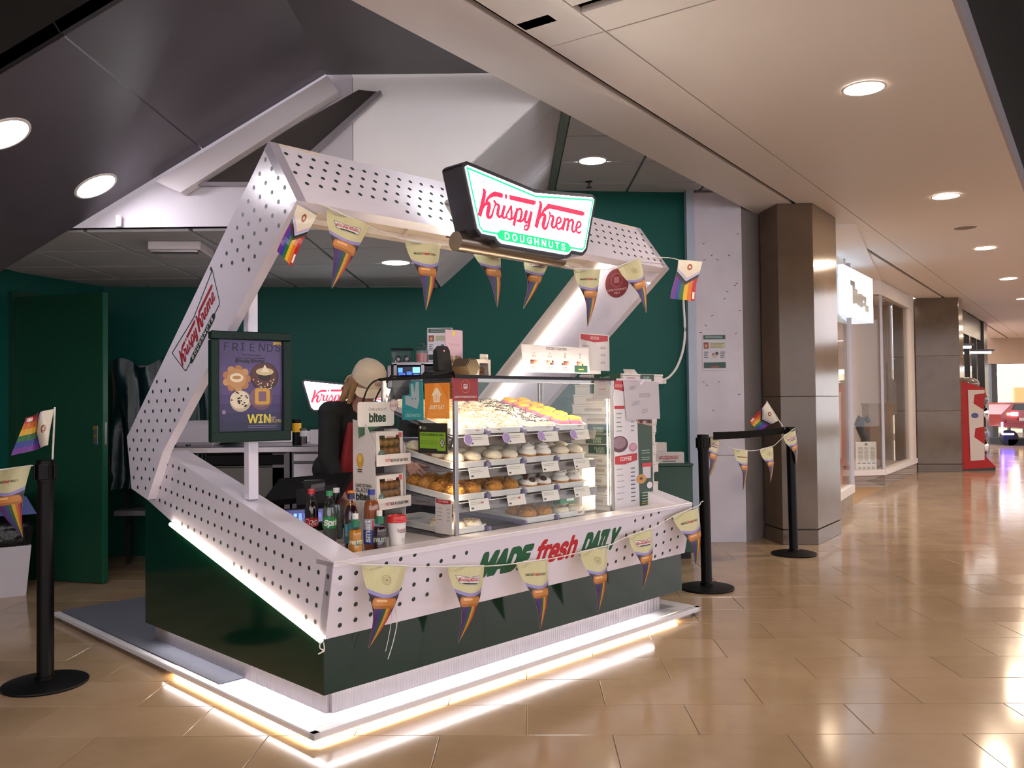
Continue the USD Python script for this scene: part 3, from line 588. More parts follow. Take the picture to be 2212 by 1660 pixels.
for u0, u1, ul in ((UL, 0.0, 1), (2.50, UR, -1)):
    part(ki, 'frame_arm', side(P_up, u0, u1), 'panel_white')
    # flange along the outer edge of the arm
    (s0, z0), (s1, z1) = P_up[0], P_up[1]; d = np.array([s1 - s0, z1 - z0]); d /= np.linalg.norm(d); n = np.array([-d[1], d[0]]); n = n if n[1] < 0 else -n
    q = [(s0, z0), (s1, z1), (s1 + n[0] * .022, z1 + n[1] * .022), (s0 + n[0] * .022, z0 + n[1] * .022)]
    part(ki, 'arm_flange', side(q, *( (0.0, .20) if ul > 0 else (2.30, 2.50))), 'panel_inner')
    q2 = [tuple(np.array(p) + n * k + d * e) for p, k, e in (((s0, z0), .024, .12), ((s1, z1), .024, -.25), ((s1, z1), .045, -.25), ((s0, z0), .045, .12))]
    part(ki, 'arm_light', side(q2, *((.005, .07) if ul > 0 else (2.405, 2.492))), 'led_soft', label='glowing light strip inside the frame arm')
for u0, u1 in ((0.0, .13), (2.38, 2.505)):
    part(ki, 'lower_arm', side(P_lo[:3] + [(cbS + .004, cbZ), (ctS + .004, ctZ - .001)], u0, u1), 'panel_white')
# front panel (leans outwards) and its ledge
FPz = ctZ
part(ki, 'front_panel', xf(ext(Polygon([(cbS, cbZ), (ctS, ctZ - .004), (ctS + .045, ctZ - .004), (cbS + .05, cbZ)]), 2.505), frame((0, 0, 0), (0, 1, 0), (0, 0, 1))), 'panel_white')
part(ki, 'front_ledge', bx(.0, 2.505, ctS + .0005, .05, ctZ - .022, ctZ, .002), 'ledge_white')
part(ki, 'worktop', cat(bx(.12, 2.40, .03, .64, .632, .650)), 'worktop'); part(ki, 'worktop', bx(.12, .62, .64, 1.5, .632, .650), 'worktop')
# top beam: dotted front plate, top flange, ribs
dB = np.array([apS - inS, apZ - inZ]); wB = np.linalg.norm(dB); dB /= wB; nB = np.array([dB[1], -dB[0]])      # nB points back and down
def beam(q, u0, u1): return xf(ext(Polygon([tuple(p) for p in q]), u1 - u0), frame((u0, 0, 0), (0, 1, 0), (0, 0, 1)))
a, b = np.array([inS, inZ]), np.array([apS, apZ])
part(ki, 'top_beam', beam([a, b, b + nB * .045, a + nB * .045], UL, UR), 'panel_white')
part(ki, 'beam_flange', beam([b + nB * .045, b + nB * .37, b + nB * .37 - dB * .022, b + nB * .045 - dB * .022], .0, 2.50), 'panel_inner')
part(ki, 'beam_lip', beam([b + nB * .345 - dB * .022, b + nB * .37 - dB * .022, b + nB * .37 - dB * .06, b + nB * .345 - dB * .06], .0, 2.50), 'panel_inner')
for u in (.86, 1.72): part(ki, 'beam_rib', beam([b + nB * .05 - dB * .022, b + nB * .345 - dB * .022, b + nB * .345 - dB * .04, b + nB * .05 - dB * .04], u, u + .025), 'panel_inner')
part(ki, 'beam_light', beam([a + nB * .047 + dB * .20, a + nB * .047 + dB * .30, a + nB * .06 + dB * .30, a + nB * .06 + dB * .20], .1, 2.4), 'led_soft', label='glowing light strip inside the top beam')
# light under the left arm
(s0, z0), (s1, z1) = P_lo[2], P_lo[3]
q0 = (P_lo[3][0] + .015, P_lo[3][1] + .0); q1 = (1.325, .694)
part(ki, 'arm_light', tube([(-.010, q1[0], q1[1] - .006), (-.010, q0[0], q0[1] - .006)], .010, 8), 'led_warm', label='glowing light strip along the lower edge of the left arm')
part(ki, 'cable_end', tube(catmull([(-.012, q0[0], q0[1]), (-.03, -.02, .34), (-.02, -.035, .33), (-.03, -.01, .315), (-.015, -.025, .33), (-.02, -.03, .36)], 5), .0022, 6), 'card_white', label='loose white cable end at the front corner')
# dots and lettering
DOT = '#22352f'
def dots(pr, poly, o, ang, pitch, rows, r=.0095, skip=None, edge=.022, stag=0.):
    d = np.array([math.cos(ang), math.sin(ang)]); n = np.array([-d[1], d[0]]); P = Polygon(poly).buffer(-edge)
    for j in range(-36, 37):
        for i in range(-44, 45):
            q = np.asarray(o) + d * (i + (j % 2) * stag) * pitch + n * j * rows
            if P.contains(Point(q)) and not (skip and skip(q)): pr.add(Point(q).buffer(r, 4), DOT, 1)
    return pr
up2 = [(-s, z) for s, z in P_up]; lo2 = [(-s, z) for s, z in P_lo]
da = np.array(up2[0]) - np.array(up2[1]); ang = math.degrees(math.atan2(da[1], da[0]))
la, lb = at_u(397, 765, UL), at_u(458, 645, UL); lc = np.array([-(la[0] + lb[0]) / 2, (la[1] + lb[1]) / 2 + .0])
pr = Print(.0005); logo(pr, lc[0], lc[1], .56, 1, '#9c1f2a', '#20302a', '#20302a', '#d9d3dd', rot=ang, back=False)
part(ki, 'emblem', xf(pr.mesh(), FL_ @ T(0, 0, .0004)), 'print')
e1 = da / np.linalg.norm(da)
def sk(q):
    t = (np.asarray(q) - lc) @ e1; w = abs((np.asarray(q) - lc) @ np.array([-e1[1], e1[0]])); return -.33 + .25 * (0) < t < .33
def skA(q):
    v = np.asarray(q) - lc; t = v @ e1; w = v @ np.array([-e1[1], e1[0]]); return -.36 - w * .7 < t < .36 - w * .9
part(ki, 'polka_dots', xf(dots(Print(.0005), up2, np.array(up2[1]) + e1 * .05, math.radians(46), .069, .069, skip=skA).mesh(), FL_ @ T(0, 0, .0004)), 'print', kind='stuff')
part(ki, 'polka_dots', xf(dots(Print(.0005), lo2, np.array(lo2[0]) + (.05, -.06), math.radians(-7), .066, .066).mesh(), FLO @ T(0, 0, .0004)), 'print', kind='stuff')
FF = frame((0, cbS, cbZ), (1, 0, 0), (0, ctS - cbS, ctZ - cbZ)); FH = math.hypot(ctS - cbS, ctZ - cbZ)
def skF(q):
    return .60 + (q[1] - .15) * 1.1 < q[0] < 1.83 + (q[1] - .15) * .9
part(ki, 'polka_dots', xf(dots(Print(.0005), [(0, 0), (2.5, 0), (2.5, FH), (0, FH)], (.06, .045), math.radians(6.5), .073, .066, skip=skF).mesh(), FF @ T(0, 0, .0004)), 'print', kind='stuff')
FB = frame((UL, inS, inZ), (1, 0, 0), (0, dB[0], dB[1])); LB = UR - UL
def skB(q): return q[1] < .10 and (q[0] < .55 or 1.2 < q[0] < 2.05)
part(ki, 'polka_dots', xf(dots(Print(.0005), [(0, 0), (LB, 0), (LB, wB), (0, wB)], (.06, .062), 0., .066, .058, r=.0098, skip=skB, edge=.03, stag=.5).mesh(), FB @ T(0, 0, .0004)), 'print', kind='stuff')
def ffp(x, y):
    p = atp(x, y, (KM @ FF @ np.array([0, 0, 0, 1]))[:3], (KM @ FF)[:3, 2]); return (np.linalg.inv(KM @ FF) @ np.r_[p, 1])[:2]
pr = Print(.0006)
b0, b1 = ffp(1022, 1252), ffp(1138, 1222); pr.add(text_at('MADE', b0[0], b0[1] + .01, .096, bold=6, shear=.35, sx=(b1[0] - b0[0]) / .096 / text_poly('MADE', 6).bounds[2]), '#17573a')
b0, b1 = ffp(1150, 1220), ffp(1240, 1196); pr.add(text_at('fresh', b0[0], b0[1] + .0, .105, bold=3, shear=.3, sx=(b1[0] - b0[0]) / .105 / text_poly('fresh', 3).bounds[2]), '#b5222c')
b0, b1 = ffp(1250, 1198), ffp(1328, 1180); pr.add(text_at('DAILY', b0[0], b0[1] + .0, .096, bold=6, shear=.35, sx=(b1[0] - b0[0]) / .096 / text_poly('DAILY', 6).bounds[2]), '#17573a')
part(ki, 'lettering', xf(pr.mesh(), FF @ T(0, 0, .0004)), 'print', label='green and red words on the white front panel')
# poster post (part of the frame)
part(ki, 'poster_post', bx(.035, .082, .632, .679, .852, 1.80, .003), 'panel_white')

# ---------------------------------------------------------------- the hanging lit sign
mat('sign_white', '#ffffff', .4, emit=(.93, 1., .98), power=4.2); mat('sign_case', '#2c2a30', .3, metal=.3); mat('satin_metal', '#8f8378', .28, metal=.9)
printed('sign_ink', .3, .5, .75)
SG = K(1.125, -.1, 2.16) @ UPR
sg = thing('hanging_sign', 'big backlit white bow-tie sign with red script lettering over the stall front', 'sign', SG)
part(sg, 'case', ext(LOGO_OUT.buffer(.018, 4), .13, -.131), 'sign_case', smooth=30)
part(sg, 'lit_face', ext(LOGO_OUT, .004, -.001), 'sign_white', label='glowing white face')
part(sg, 'lit_back', ext(LOGO_OUT, .004, -.134), 'sign_white', label='glowing white back face')
pr = Print(.0006)
ring = LOGO_LINE.buffer(.0045).difference(LOGO_LINE.buffer(-.0045)); pr.add(ring, '#12a878', 1)
pr.add(LOGO_PILL, '#0bb866', 2).add(LOGO_RED, '#c41f3f', 2).add(LOGO_WORD, '#e6fff6', 3)
part(sg, 'lettering', xf(pr.mesh(), T(0, 0, .0034)), 'sign_ink', label='red script and green band')
part(sg, 'bracket', cat(tube([(-.42, -.16, -.10), (.30, -.16, -.10)], .045, 14)), 'satin_metal', smooth=40)
part(sg, 'mounting_plate', bx(-.30, .30, -.10, .08, -.30, -.131), 'satin_metal')

# ---------------------------------------------------------------- poster in its dark green frame
pc = kw(.055, .655, 0); ya = math.radians(35.6); xd = np.array([math.cos(ya), math.sin(ya), 0]); nd = np.array([xd[1], -xd[0], 0])
p0 = pc + nd * .075
PC = [atp(x, y, p0, nd) for x, y in ((453, 715), (626, 720), (628, 951), (455, 958))]
PW = (np.dot(PC[1] - PC[0], xd) + np.dot(PC[2] - PC[3], xd)) / 2; PHt = (PC[0][2] + PC[1][2] - PC[2][2] - PC[3][2]) / 2
PM = frame(((PC[3][0] + PC[0][0]) / 2, (PC[3][1] + PC[0][1]) / 2, (PC[3][2] + PC[2][2]) / 2), xd, (0, 0, 1))
mat('frame_green', '#0a241c', .35, spec=.2)
po = thing('framed_poster', 'purple doughnut poster in a dark green frame on a white post', 'poster', PM)
fw = .036
for a in ((0, PW, 0, fw + .01), (0, PW, PHt - fw, PHt), (0, fw, fw, PHt - fw), (PW - fw, PW, fw, PHt - fw)): part(po, 'frame_bar', bx(*a, -.03, .012, .004), 'frame_green')
part(po, 'back_board', bx(.01, PW - .01, .01, PHt - .01, -.028, -.012), 'frame_green')
w, h = PW, PHt; iw, ih = w - 2 * fw, h - 2 * fw - .01; pr = Print(.0006)
cols = ['#54497a', '#544873', '#57487a', '#5b4b80', '#5a4a7d', '#54457a', '#483b6c', '#3a3260', '#2e2a52', '#262646']
for i in range(10): pr.add(sbox(fw, fw + .01 + ih * (9 - i) / 10, w - fw, fw + .01 + ih * (10 - i) / 10), cols[i], 0)
X = lambda t: fw + iw * t; Y = lambda t: fw + .01 + ih * t
for i, ch in enumerate('FRIENDS'): pr.text(ch, X(.07 + i * .135), Y(.885 - .006 * (i % 2)), .034, '#1a1a2c', 2, bold=0, shear=.1 if i in (0, 4) else 0)
pr.text('First things sweet', X(.36), Y(.828), .012, '#2a2440', 2, bold=0, maxw=iw * .3)
k = .46 * iw; pr.add(affinity.translate(affinity.scale(LOGO_LO, k / .72, k / .72, origin=(0, 0)), X(.5), Y(.775)), '#1c2030', 2)
pr.add(sbox(X(.86), Y(.955), X(.99), Y(.99)), '#c9a23c', 2)
U_ = iw
def dn(x, y, r, c0, c1, hole): 
    pr.add(circ(X(x), Y(y), r * U_), c0, 3).add(circ(X(x) - .004, Y(y) + .006, r * U_ * .9, r * U_ * .84), c1, 4)
    if hole: pr.add(circ(X(x), Y(y) + .004, r * U_ * .45, r * U_ * .36), hole, 5)
for a in range(9): pr.add(circ(X(.28) + .165 * U_ * math.cos(a * .698), Y(.575) + .155 * U_ * math.sin(a * .698), .058 * U_), ['#a9764a', '#c0905c'][a % 2], 3)
pr.add(circ(X(.28), Y(.575), .15 * U_), '#b98a5a', 4).add(circ(X(.28), Y(.585), .105 * U_, .07 * U_), '#e3d3b4', 5).add(circ(X(.28), Y(.588), .065 * U_, .026 * U_), '#a97c4c', 6)
dn(.72, .60, .225, '#3a2420', '#563230', '#2a1a1a')
pr.add(circ(X(.72), Y(.655), .14 * U_, .06 * U_), '#cdb98c', 6).add(Polygon([(X(.66), Y(.65)), (X(.72), Y(.735)), (X(.79), Y(.65))]), '#e6dcc0', 7)
rr = random.Random(3)
for a in range(26): t = rr.uniform(3.3, 6.1); q = rr.uniform(.10, .2) * U_; pr.add(circ(X(.72) + q * math.cos(t), Y(.59) + q * math.sin(t), .010 * U_), ['#d9b68c', '#e8d7c0'][a % 2], 6)
dn(.34, .33, .165, '#b3a68c', '#d8ccb2', None)
for a in range(22): t = rr.uniform(0, 6.28); q = rr.uniform(.02, .13) * U_; pr.add(circ(X(.33) + q * math.cos(t), Y(.345) + q * math.sin(t), .016 * U_, .011 * U_), '#3a2a2c', 6)
dn(.66, .36, .185, '#6a4a58', '#7b5a74', None)
pr.add(rrect(X(.56), Y(.29), X(.80), Y(.47), .012).difference(rrect(X(.62), Y(.325), X(.74), Y(.435), .006)), '#c79a3a', 6)
pr.text('WIN', X(.44), Y(.09), .036, '#d2c13a', 2, bold=2).text('A TRIP', X(.72), Y(.125), .011, '#b9b08c', 2, bold=1).text('TO NEW YORK', X(.72), Y(.105), .010, '#b9b08c', 2, maxw=.26 * U_).text('or more prizes', X(.72), Y(.088), .009, '#b09a4c', 2, maxw=.27 * U_)
pr.lines(X(.46), X(.96), Y(.06), .003, 2, .008, '#6f6a8c')
pr.add(sbox(X(.06), Y(.19), X(.11), Y(.23)), '#8a7f9c', 2)
part(po, 'poster_sheet', xf(pr.mesh(.002), T(0, 0, -.008)), 'print')

# ================================================================= GLASS DISPLAY CABINET
CU0, CU1, CS0, CS1, CZ0, CZ1 = .742, 1.925, .055, .61, .650, 1.398
mat('cab_steel', '#8f8b8c', .28, metal=.9); mat('cab_white', '#e9e2dc', .4); mat('cab_black', '#0b0b0c', .35, spec=.2); mat('sheet_grey', '#77727c', .5, metal=.2); mat('rail_lilac', '#8d83a8', .5)
mat('cab_led', '#ffffff', .5, emit=(1, .80, .56), power=27.); mat('tray_dark', '#2c2b31', .5)
cb = thing('display_cabinet', 'square glass doughnut display cabinet with four lit shelves', 'display cabinet', KM)
part(cb, 'base_deck', bx(CU0, CU1, CS0, CS1, CZ0, CZ0 + .012, .002), 'cab_steel')
part(cb, 'front_pane', bx(CU0 + .01, CU1 - .01, CS0, CS0 + .006, CZ0 + .012, CZ1 - .012), 'glass')
for u in (CU0, CU1 - .006): part(cb, 'side_pane', bx(u, u + .006, CS0 + .022, CS1, CZ0 + .012, CZ1 - .012), 'glass')
part(cb, 'top_pane', bx(CU0 - .004, CU1 + .004, CS0 - .006, CS1, CZ1 - .010, CZ1), 'glass')
part(cb, 'top_edge', cat(bx(CU0 - .008, CU1 + .008, CS0 - .012, CS0 - .004, CZ1 - .012, CZ1 + .002)), 'cab_black'); part(cb, 'top_edge', bx(CU0 - .010, CU0 - .004, CS0 - .004, CS1, CZ1 - .012, CZ1 + .002), 'cab_black')
part(cb, 'top_rail', bx(CU0, CU1, CS0 + .008, CS0 + .03, CZ1 - .030, CZ1 - .011, .002), 'cab_steel')
for u, s in ((CU0, CS0), (CU1 - .022, CS0), (CU0, CS1 - .02), (CU1 - .022, CS1 - .02)): part(cb, 'corner_post', bx(u, u + .022, s + .0005, s + .02, CZ0 + .002, CZ1 - .002, .003), 'cab_steel')
for u in (1.70,): part(cb, 'shelf_post', bx(u, u + .016, .50, .516, CZ0 + .012, 1.26), 'cab_steel')
for u in (CU0 + .024, CU1 - .030): part(cb, 'light_strip', bx(u, u + .006, CS0 + .024, CS0 + .030, CZ0 + .05, CZ1 - .04), 'cab_led', label='glowing corner strip inside the cabinet')
part(cb, 'light_strip', bx(CU0 + .05, CU1 - .05, CS0 + .032, CS0 + .048, CZ1 - .020, CZ1 - .014), 'cab_led', label='glowing strip under the cabinet top')
ROWS = [(1.150, 15.), (.995, 9.), (.845, 6.), (.692, 2.)]          # tray rim height at the front, tilt
TU = (.868, 1.118, 1.368, 1.618); TWd, TL = .235, .50
def rowM(r, u, s=0., dz=0.): z, t = ROWS[r]; return K(u, CS0 + .035, z - .03) @ RX(math.radians(t)) @ T(0, s, dz)
for r in range(4):
    z, t = ROWS[r]; M = np.linalg.inv(KM) @ rowM(r, 0)
    part(cb, 'shelf', xf(bx(CU0 + .012, 1.735 if r else 1.735, .0, TL + .01, -.016, -.006), M), 'sheet_grey'); part(cb, 'shelf_edge', xf(bx(CU0 + .012, 1.80, -.012, .0, -.050 if r < 3 else -.02, -.004, .002), M), 'cab_steel')
    for u in TU[:3]: part(cb, 'tray_rail', xf(bx(u + .118, u + .132, .0, TL, -.006, .018), M), 'rail_lilac')
part(cb, 'side_block', bx(1.755, 1.89, .16, .40, CZ0 + .013, .955, .01), 'cab_white', label='white block at the right end inside the cabinet')
# trays
mat('tray_white', '#f0ebe6', .35)
def tray_mesh():
    o = rrect(-TWd / 2, 0, TWd / 2, TL, .03); base = ext(o.buffer(-.022), .003); n = 10
    def loop(off, z): c = np.array(o.buffer(off, 6).exterior.simplify(0).coords)[:-1]; return c, z
    body = ext(o.buffer(-.002).difference(o.buffer(-.014)), .004, .026); wall = ext(o.buffer(-.010).difference(o.buffer(-.014)), .028, 0)
    return cat(base, body, wall)
tproto = None
RN = ['top', 'second', 'third', 'bottom']; CN = ['first', 'second', 'third', 'fourth']
for r in range(4):
    for c in range(4):
        if r == 3 and c == 1: continue
        lb = 'white plastic doughnut tray, %s from the left on the %s shelf' % (CN[c], RN[r]); M = rowM(r, TU[c], .0, .001)
        if tproto is None: tproto = thing('doughnut_tray', lb, 'tray', M, 'doughnut trays'); part(tproto, 'tray_body', tray_mesh(), 'tray_white')
        else: dup(tproto, M, lb)
M = rowM(3, TU[1], .02, -.003); solo('dark_liner', bx(-.12, .12, .06, .48, 0, .004), 'tray_dark', 'dark empty liner between two trays on the bottom shelf', 'liner', M=M)
# doughnuts
mat('dough', '#b9743a', .5, noise=(30, '#c98a4d', 3), bump=(60, .2)); mat('icing_white', '#ecdcc2', .3); mat('icing_caramel', '#d89a55', .25); mat('icing_choc', '#3a1f16', .2); mat('icing_pink', '#c96f8f', .25); mat('top_yellow', '#f2b61e', .4); mat('crumb', '#d9993f', .7, noise=(90, '#a8662a', 2), bump=(120, .8)); mat('cream', '#f7efe4', .35); mat('sprinkle_mix', '#7a4a2a', .5); mat('choc_crumb', '#4a2a1c', .7, bump=(120, .8))
def torus(R, r, nu=20, nv=10, v0=0., v1=2 * math.pi, zs=1., wob=0.):
    u = np.arange(nu) * 2 * math.pi / nu; v = np.linspace(v0, v1, nv)
    Rr = R + wob * np.sin(u * 5 + 1)
    V = np.stack([(Rr[:, None] + r * np.cos(v)) * np.cos(u)[:, None], (Rr[:, None] + r * np.cos(v)) * np.sin(u)[:, None], np.repeat((r * np.sin(v) * zs)[None], nu, 0)], -1).reshape(-1, 3)
    i, j = np.meshgrid(np.arange(nu), np.arange(nv - 1), indexing='ij'); k = (i + 1) % nu
    q = np.stack([i * nv + j, k * nv + j, k * nv + j + 1, i * nv + j + 1], -1).reshape(-1, 4); return V, np.vstack([q[:, [0, 1, 2]], q[:, [0, 2, 3]]])
def bits(n, R0, R1, z, size, seed, zf=None):
    g = random.Random(seed); out = []
    for k in range(n):
        a, q = g.uniform(0, 6.28), g.uniform(R0, R1); zz = z(q)
        out.append(xf(box(*size), T(q * math.cos(a), q * math.sin(a), zz) @ RZ(g.uniform(0, 6)) @ RX(g.uniform(-.5, .5))))
    return cat(*out)
DR, Dr = .029, .0205
ringz = lambda q: .0205 + math.sqrt(max(0, .0222 ** 2 - (q - DR) ** 2)) * .95
def make_doughnut(kind, lb, grp, M):
    d = thing('doughnut', lb, 'doughnut', M, grp)
    ring = kind in ('sprinkle', 'caramel', 'drizzle', 'yellow', 'choc')
    if ring:
        part(d, 'dough', xf(torus(DR, Dr, 22, 12), T(0, 0, .0205)), 'dough', smooth=True)
        m = {'sprinkle': 'icing_white', 'caramel': 'icing_white', 'drizzle': 'icing_white', 'yellow': 'icing_pink', 'choc': 'icing_choc'}[kind]
        part(d, 'icing', xf(torus(DR, Dr + .0018, 22, 8, -.25, math.pi + .25, wob=.0006), T(0, 0, .0205)), m, smooth=True)
        if kind == 'sprinkle': part(d, 'topping', bits(34, .012, .046, ringz, (.0065, .0022, .0022), 4), 'top_yellow', kind='stuff')
        if kind == 'caramel': part(d, 'topping', bits(26, .014, .044, ringz, (.010, .006, .003), 5), 'icing_caramel', kind='stuff')
        if kind == 'drizzle':
            part(d, 'topping', cat(*[tube([(x, y, ringz(math.hypot(x, y)) + .001) for y in np.linspace(-.044, .044, 12) if .010 < math.hypot(x, y) < .049], .0018, 5) for x in (-.034, -.022, .0225, .034)]), 'icing_choc', kind='stuff')
            part(d, 'crumbs', bits(24, .014, .046, ringz, (.007, .004, .004), 6), 'choc_crumb', kind='stuff')
        if kind == 'yellow':
            part(d, 'topping', xf(torus(DR, .0135, 16, 8, wob=.004), T(0, 0, .036)), 'top_yellow', smooth=True)
    else:
        part(d, 'dough', ball(.047, 2, (1, 1, .60), (0, 0, .027)), 'dough', smooth=True)
        if kind == 'crumb': part(d, 'topping', cat(ball(.0485, 2, (1, 1, .58), (0, 0, .0305)), bits(40, .0, .040, lambda q: .030 + .028 * math.sqrt(max(0, 1 - (q / .0485) ** 2)), (.009, .006, .006), 7)), 'crumb')
        if kind == 'cream':
            part(d, 'icing', ball(.0475, 2, (1, 1, .52), (0, 0, .0335)), 'cream', smooth=True)
            a = np.linspace(0, 5.2 * math.pi, 60); rr_ = np.linspace(.030, .002, 60); part(d, 'cream_swirl', tube(np.c_[rr_ * np.cos(a), rr_ * np.sin(a), .056 + np.linspace(0, .022, 60)], np.linspace(.010, .004, 60), 7), 'cream', smooth=True)
        if kind == 'plain': part(d, 'icing', ball(.0482, 2, (1, 1, .56), (0, 0, .031)), 'icing_white', smooth=True)
        if kind == 'dark':
            part(d, 'icing', ball(.0478, 2, (1, 1, .54), (0, 0, .0325)), 'cream', smooth=True); part(d, 'topping', cat(ball(.016, 1, (1.2, 1, .8), (.012, -.030, .048)), ball(.012, 1, (1, 1, .8), (-.018, -.022, .055))), 'choc_crumb')
    return d
KLB = {'sprinkle': 'white iced doughnut with yellow sprinkles', 'caramel': 'white iced doughnut with caramel', 'drizzle': 'white iced doughnut with chocolate', 'yellow': 'pink doughnut with yellow topping', 'choc': 'dark chocolate doughnut', 'crumb': 'golden crumb doughnut', 'cream': 'white cream doughnut', 'plain': 'smooth white iced doughnut', 'dark': 'white doughnut with chocolate pieces'}
PLAN = [['sprinkle', 'caramel', 'drizzle', 'yellow'], ['plain', 'plain', 'cream', 'plain'], ['crumb', 'crumb', 'dark', 'cream'], ['caramel', None, 'crumb', 'sprinkle']]
DEEP = [5, 4, 4, 2]; DP = {}
for r in range(4):
    for c in range(4):
        kd = PLAN[r][c]
        if not kd: continue
        where = ', %s tray, %s shelf' % (CN[c], RN[r])
        for j in range(DEEP[r]):
            for i in (-1, 1):
                if r == 3 and c == 0 and i == 1 and j: continue
                M = rowM(r, TU[c] + i * .0535 + RNG.uniform(-.003, .003), .058 + j * .096 + RNG.uniform(-.004, .004), .006) @ RZ(RNG.uniform(0, 6.28)) @ SC(1.03, 1.03, 1.12)
                lb, g = KLB[kd] + where + ', %s of %s pair' % ('left' if i < 0 else 'right', ['front', 'second', 'third', 'fourth', 'fifth'][j]), KLB[kd].replace('doughnut', 'doughnuts') + where
                if kd not in DP: DP[kd] = make_doughnut(kd, lb, g, M)
                else: dup(DP[kd], M, lb, g)
# price tags on the shelf edges
def price_tag(M, lb, disc_=False, red=False):
    t = thing('price_tag', lb, 'price tag', M, 'price tags on the shelf edges'); pr = Print(.0004); w, h = .125, .052
    pr.add(sbox(-w / 2, -h, w / 2, 0), '#d3d0c8', 0).add(sbox(-w / 2 + .008, -.044, -w / 2 + .024, -.036), '#4a4a4a', 1).lines(-w / 2 + .01, w / 2 - .03, -.012, .003, 2, .008, '#a8a59e')
    if red: pr.add(sbox(.012, -.022, .028, -.013), '#b83a42', 1)
    part(t, 'card', xf(pr.mesh(.002), UPR), 'print'); part(t, 'holder', xf(bx(-w / 2, w / 2, -h - .002, .001, -.006, -.0022), UPR), 'clear_plastic')
    if disc_: part(t, 'round_sticker', xf(Print(.0004).add(circ(0, 0, .026), '#9a86b4', 0).add(circ(0, 0, .026).difference(circ(0, 0, .023)), '#c9bdd6', 1).mesh(.002), T(-.07, -.004, -.022) @ UPR), 'print', label='round lilac sticker')
    return t
for r in range(4):
    for c in range(4):
        M = rowM(r, TU[c] + (.02 if r < 3 else .02), -.030, .010 if r < 3 else .004) @ RX(math.radians(-14 - ROWS[r][1]))
        price_tag(M, 'small white price tag under the %s tray of the %s shelf' % (CN[c], RN[r]) if not (r == 3 and c == 1) else 'small white price tag before the empty place on the bottom shelf', r == 0, r == 2 and c < 2)
# small green box among the bottom doughnuts
pr = Print(.0005).add(sbox(-.06, 0, .06, .045), '#2c8a55', 0).add(sbox(-.01, .012, .05, .034), '#e9efe6', 1)
gb = thing('green_card', 'small green printed card box at the right of the bottom shelf', 'box', rowM(3, TU[3], .05, .066) @ UPR); part(gb, 'card_front', pr.mesh(.05), 'print')
# decals and cards on the cabinet glass
def rect_s(P, s): q = [at_s(*p, s) for p in P]; a = np.array(q); return a[:, 0].min(), a[:, 0].max(), a[:, 1].min(), a[:, 1].max()
def rect_u(P, u): q = np.array([at_u(*p, u) for p in P]); return -q[:, 0].max(), -q[:, 0].min(), q[:, 1].min(), q[:, 1].max()
def put_s(name, lb, cat_, P, s, draw, th=.001, m='print', pname='sheet'):
    x0, x1, y0, y1 = rect_s(P, s); w, h = x1 - x0, y1 - y0; pr = Print(.0005); draw(pr, w, h)
    t = thing(name, lb, cat_, K(x0, s, y0) @ UPR); part(t, pname, pr.mesh(th), m); return t, w, h
def put_u(name, lb, cat_, P, u, draw, th=.001, m='print', pname='sheet'):
    x0, x1, y0, y1 = rect_u(P, u); w, h = x1 - x0, y1 - y0; pr = Print(.0005); draw(pr, w, h)
    t = thing(name, lb, cat_, KM @ frame((u, -x0, y0), (0, -1, 0), (0, 0, 1))); part(t, pname, pr.mesh(th), m); return t, w, h
def d_pay(pr, w, h):
    pr.add(sbox(0, 0, w, h), '#8f1f22', 0); pr.add(circ(w / 2, h * .60, h * .25, h * .28).difference(circ(w / 2, h * .60, h * .228, h * .258)), '#c8713c')
    pr.add(rrect(w * .42, h * .5, w * .58, h * .70, .004), '#c9b4b4').add(sbox(w * .44, h * .60, w * .56, h * .64), '#8f1f22', 2); pr.text('CARD PAYMENTS ONLY', w / 2, h * .12, h * .10, '#dcc9c4', 1, align=.5, maxw=w * .88)
put_s('payment_sign', 'red square card payments sign on the front glass of the cabinet', 'sign', [(977, 814), (1033, 866)], CS0 - .003, d_pay)
def d_alm(pr, w, h):
    pr.add(sbox(0, 0, w, h), '#b1aaa2', 0)
    for t, y in (('ALMONDS', .82), ('CASHEWS', .42)): pr.text(t, w / 2, h * y, h * .08, '#a8545e', 1, align=.5, maxw=w * .6)
    for y in (.74, .68, .62, .56, .34, .28, .2): pr.add(sbox(w * .2, h * y, w * .8, h * (y + .018)), '#a58f8c')
put_s('allergen_card', 'grey allergen card in the top right corner of the cabinet glass', 'card', [(1283, 817), (1318, 862)], CS0 - .003, d_alm)
def d_deliv(pr, w, h):
    pr.add(Polygon([(0, 0), (w, 0), (w, h * .62), (w * .96, h), (w * .52, h), (w * .34, h * .93), (w * .36, h * .66), (w * .02, h * .62)]), '#1f8d92', 0)
    pr.add(Polygon([(w * .15, h * .62), (w * .17, h * .40), (w * .72, h * .28), (w * .82, h * .5), (w * .80, h * .97), (w * .66, h * .97), (w * .60, h * .70), (w * .52, h * .93), (w * .42, h * .90), (w * .45, h * .60)]), '#9fb0b0')
    pr.add(circ(w * .5, h * .54, w * .03), '#1f8d92', 2).add(circ(w * .64, h * .54, w * .03), '#1f8d92', 2)
    pr.text('find us on', w * .12, h * .20, h * .06, '#3fa3a6', 1, bold=0).text('deliveroo', w * .16, h * .08, h * .10, '#8fc4c4', 1, maxw=w * .78)
put_u('delivery_sticker', 'teal delivery sticker with a pale angular emblem on the side glass', 'sticker', [(868, 824), (915, 908)], CU0 - .003, d_deliv)
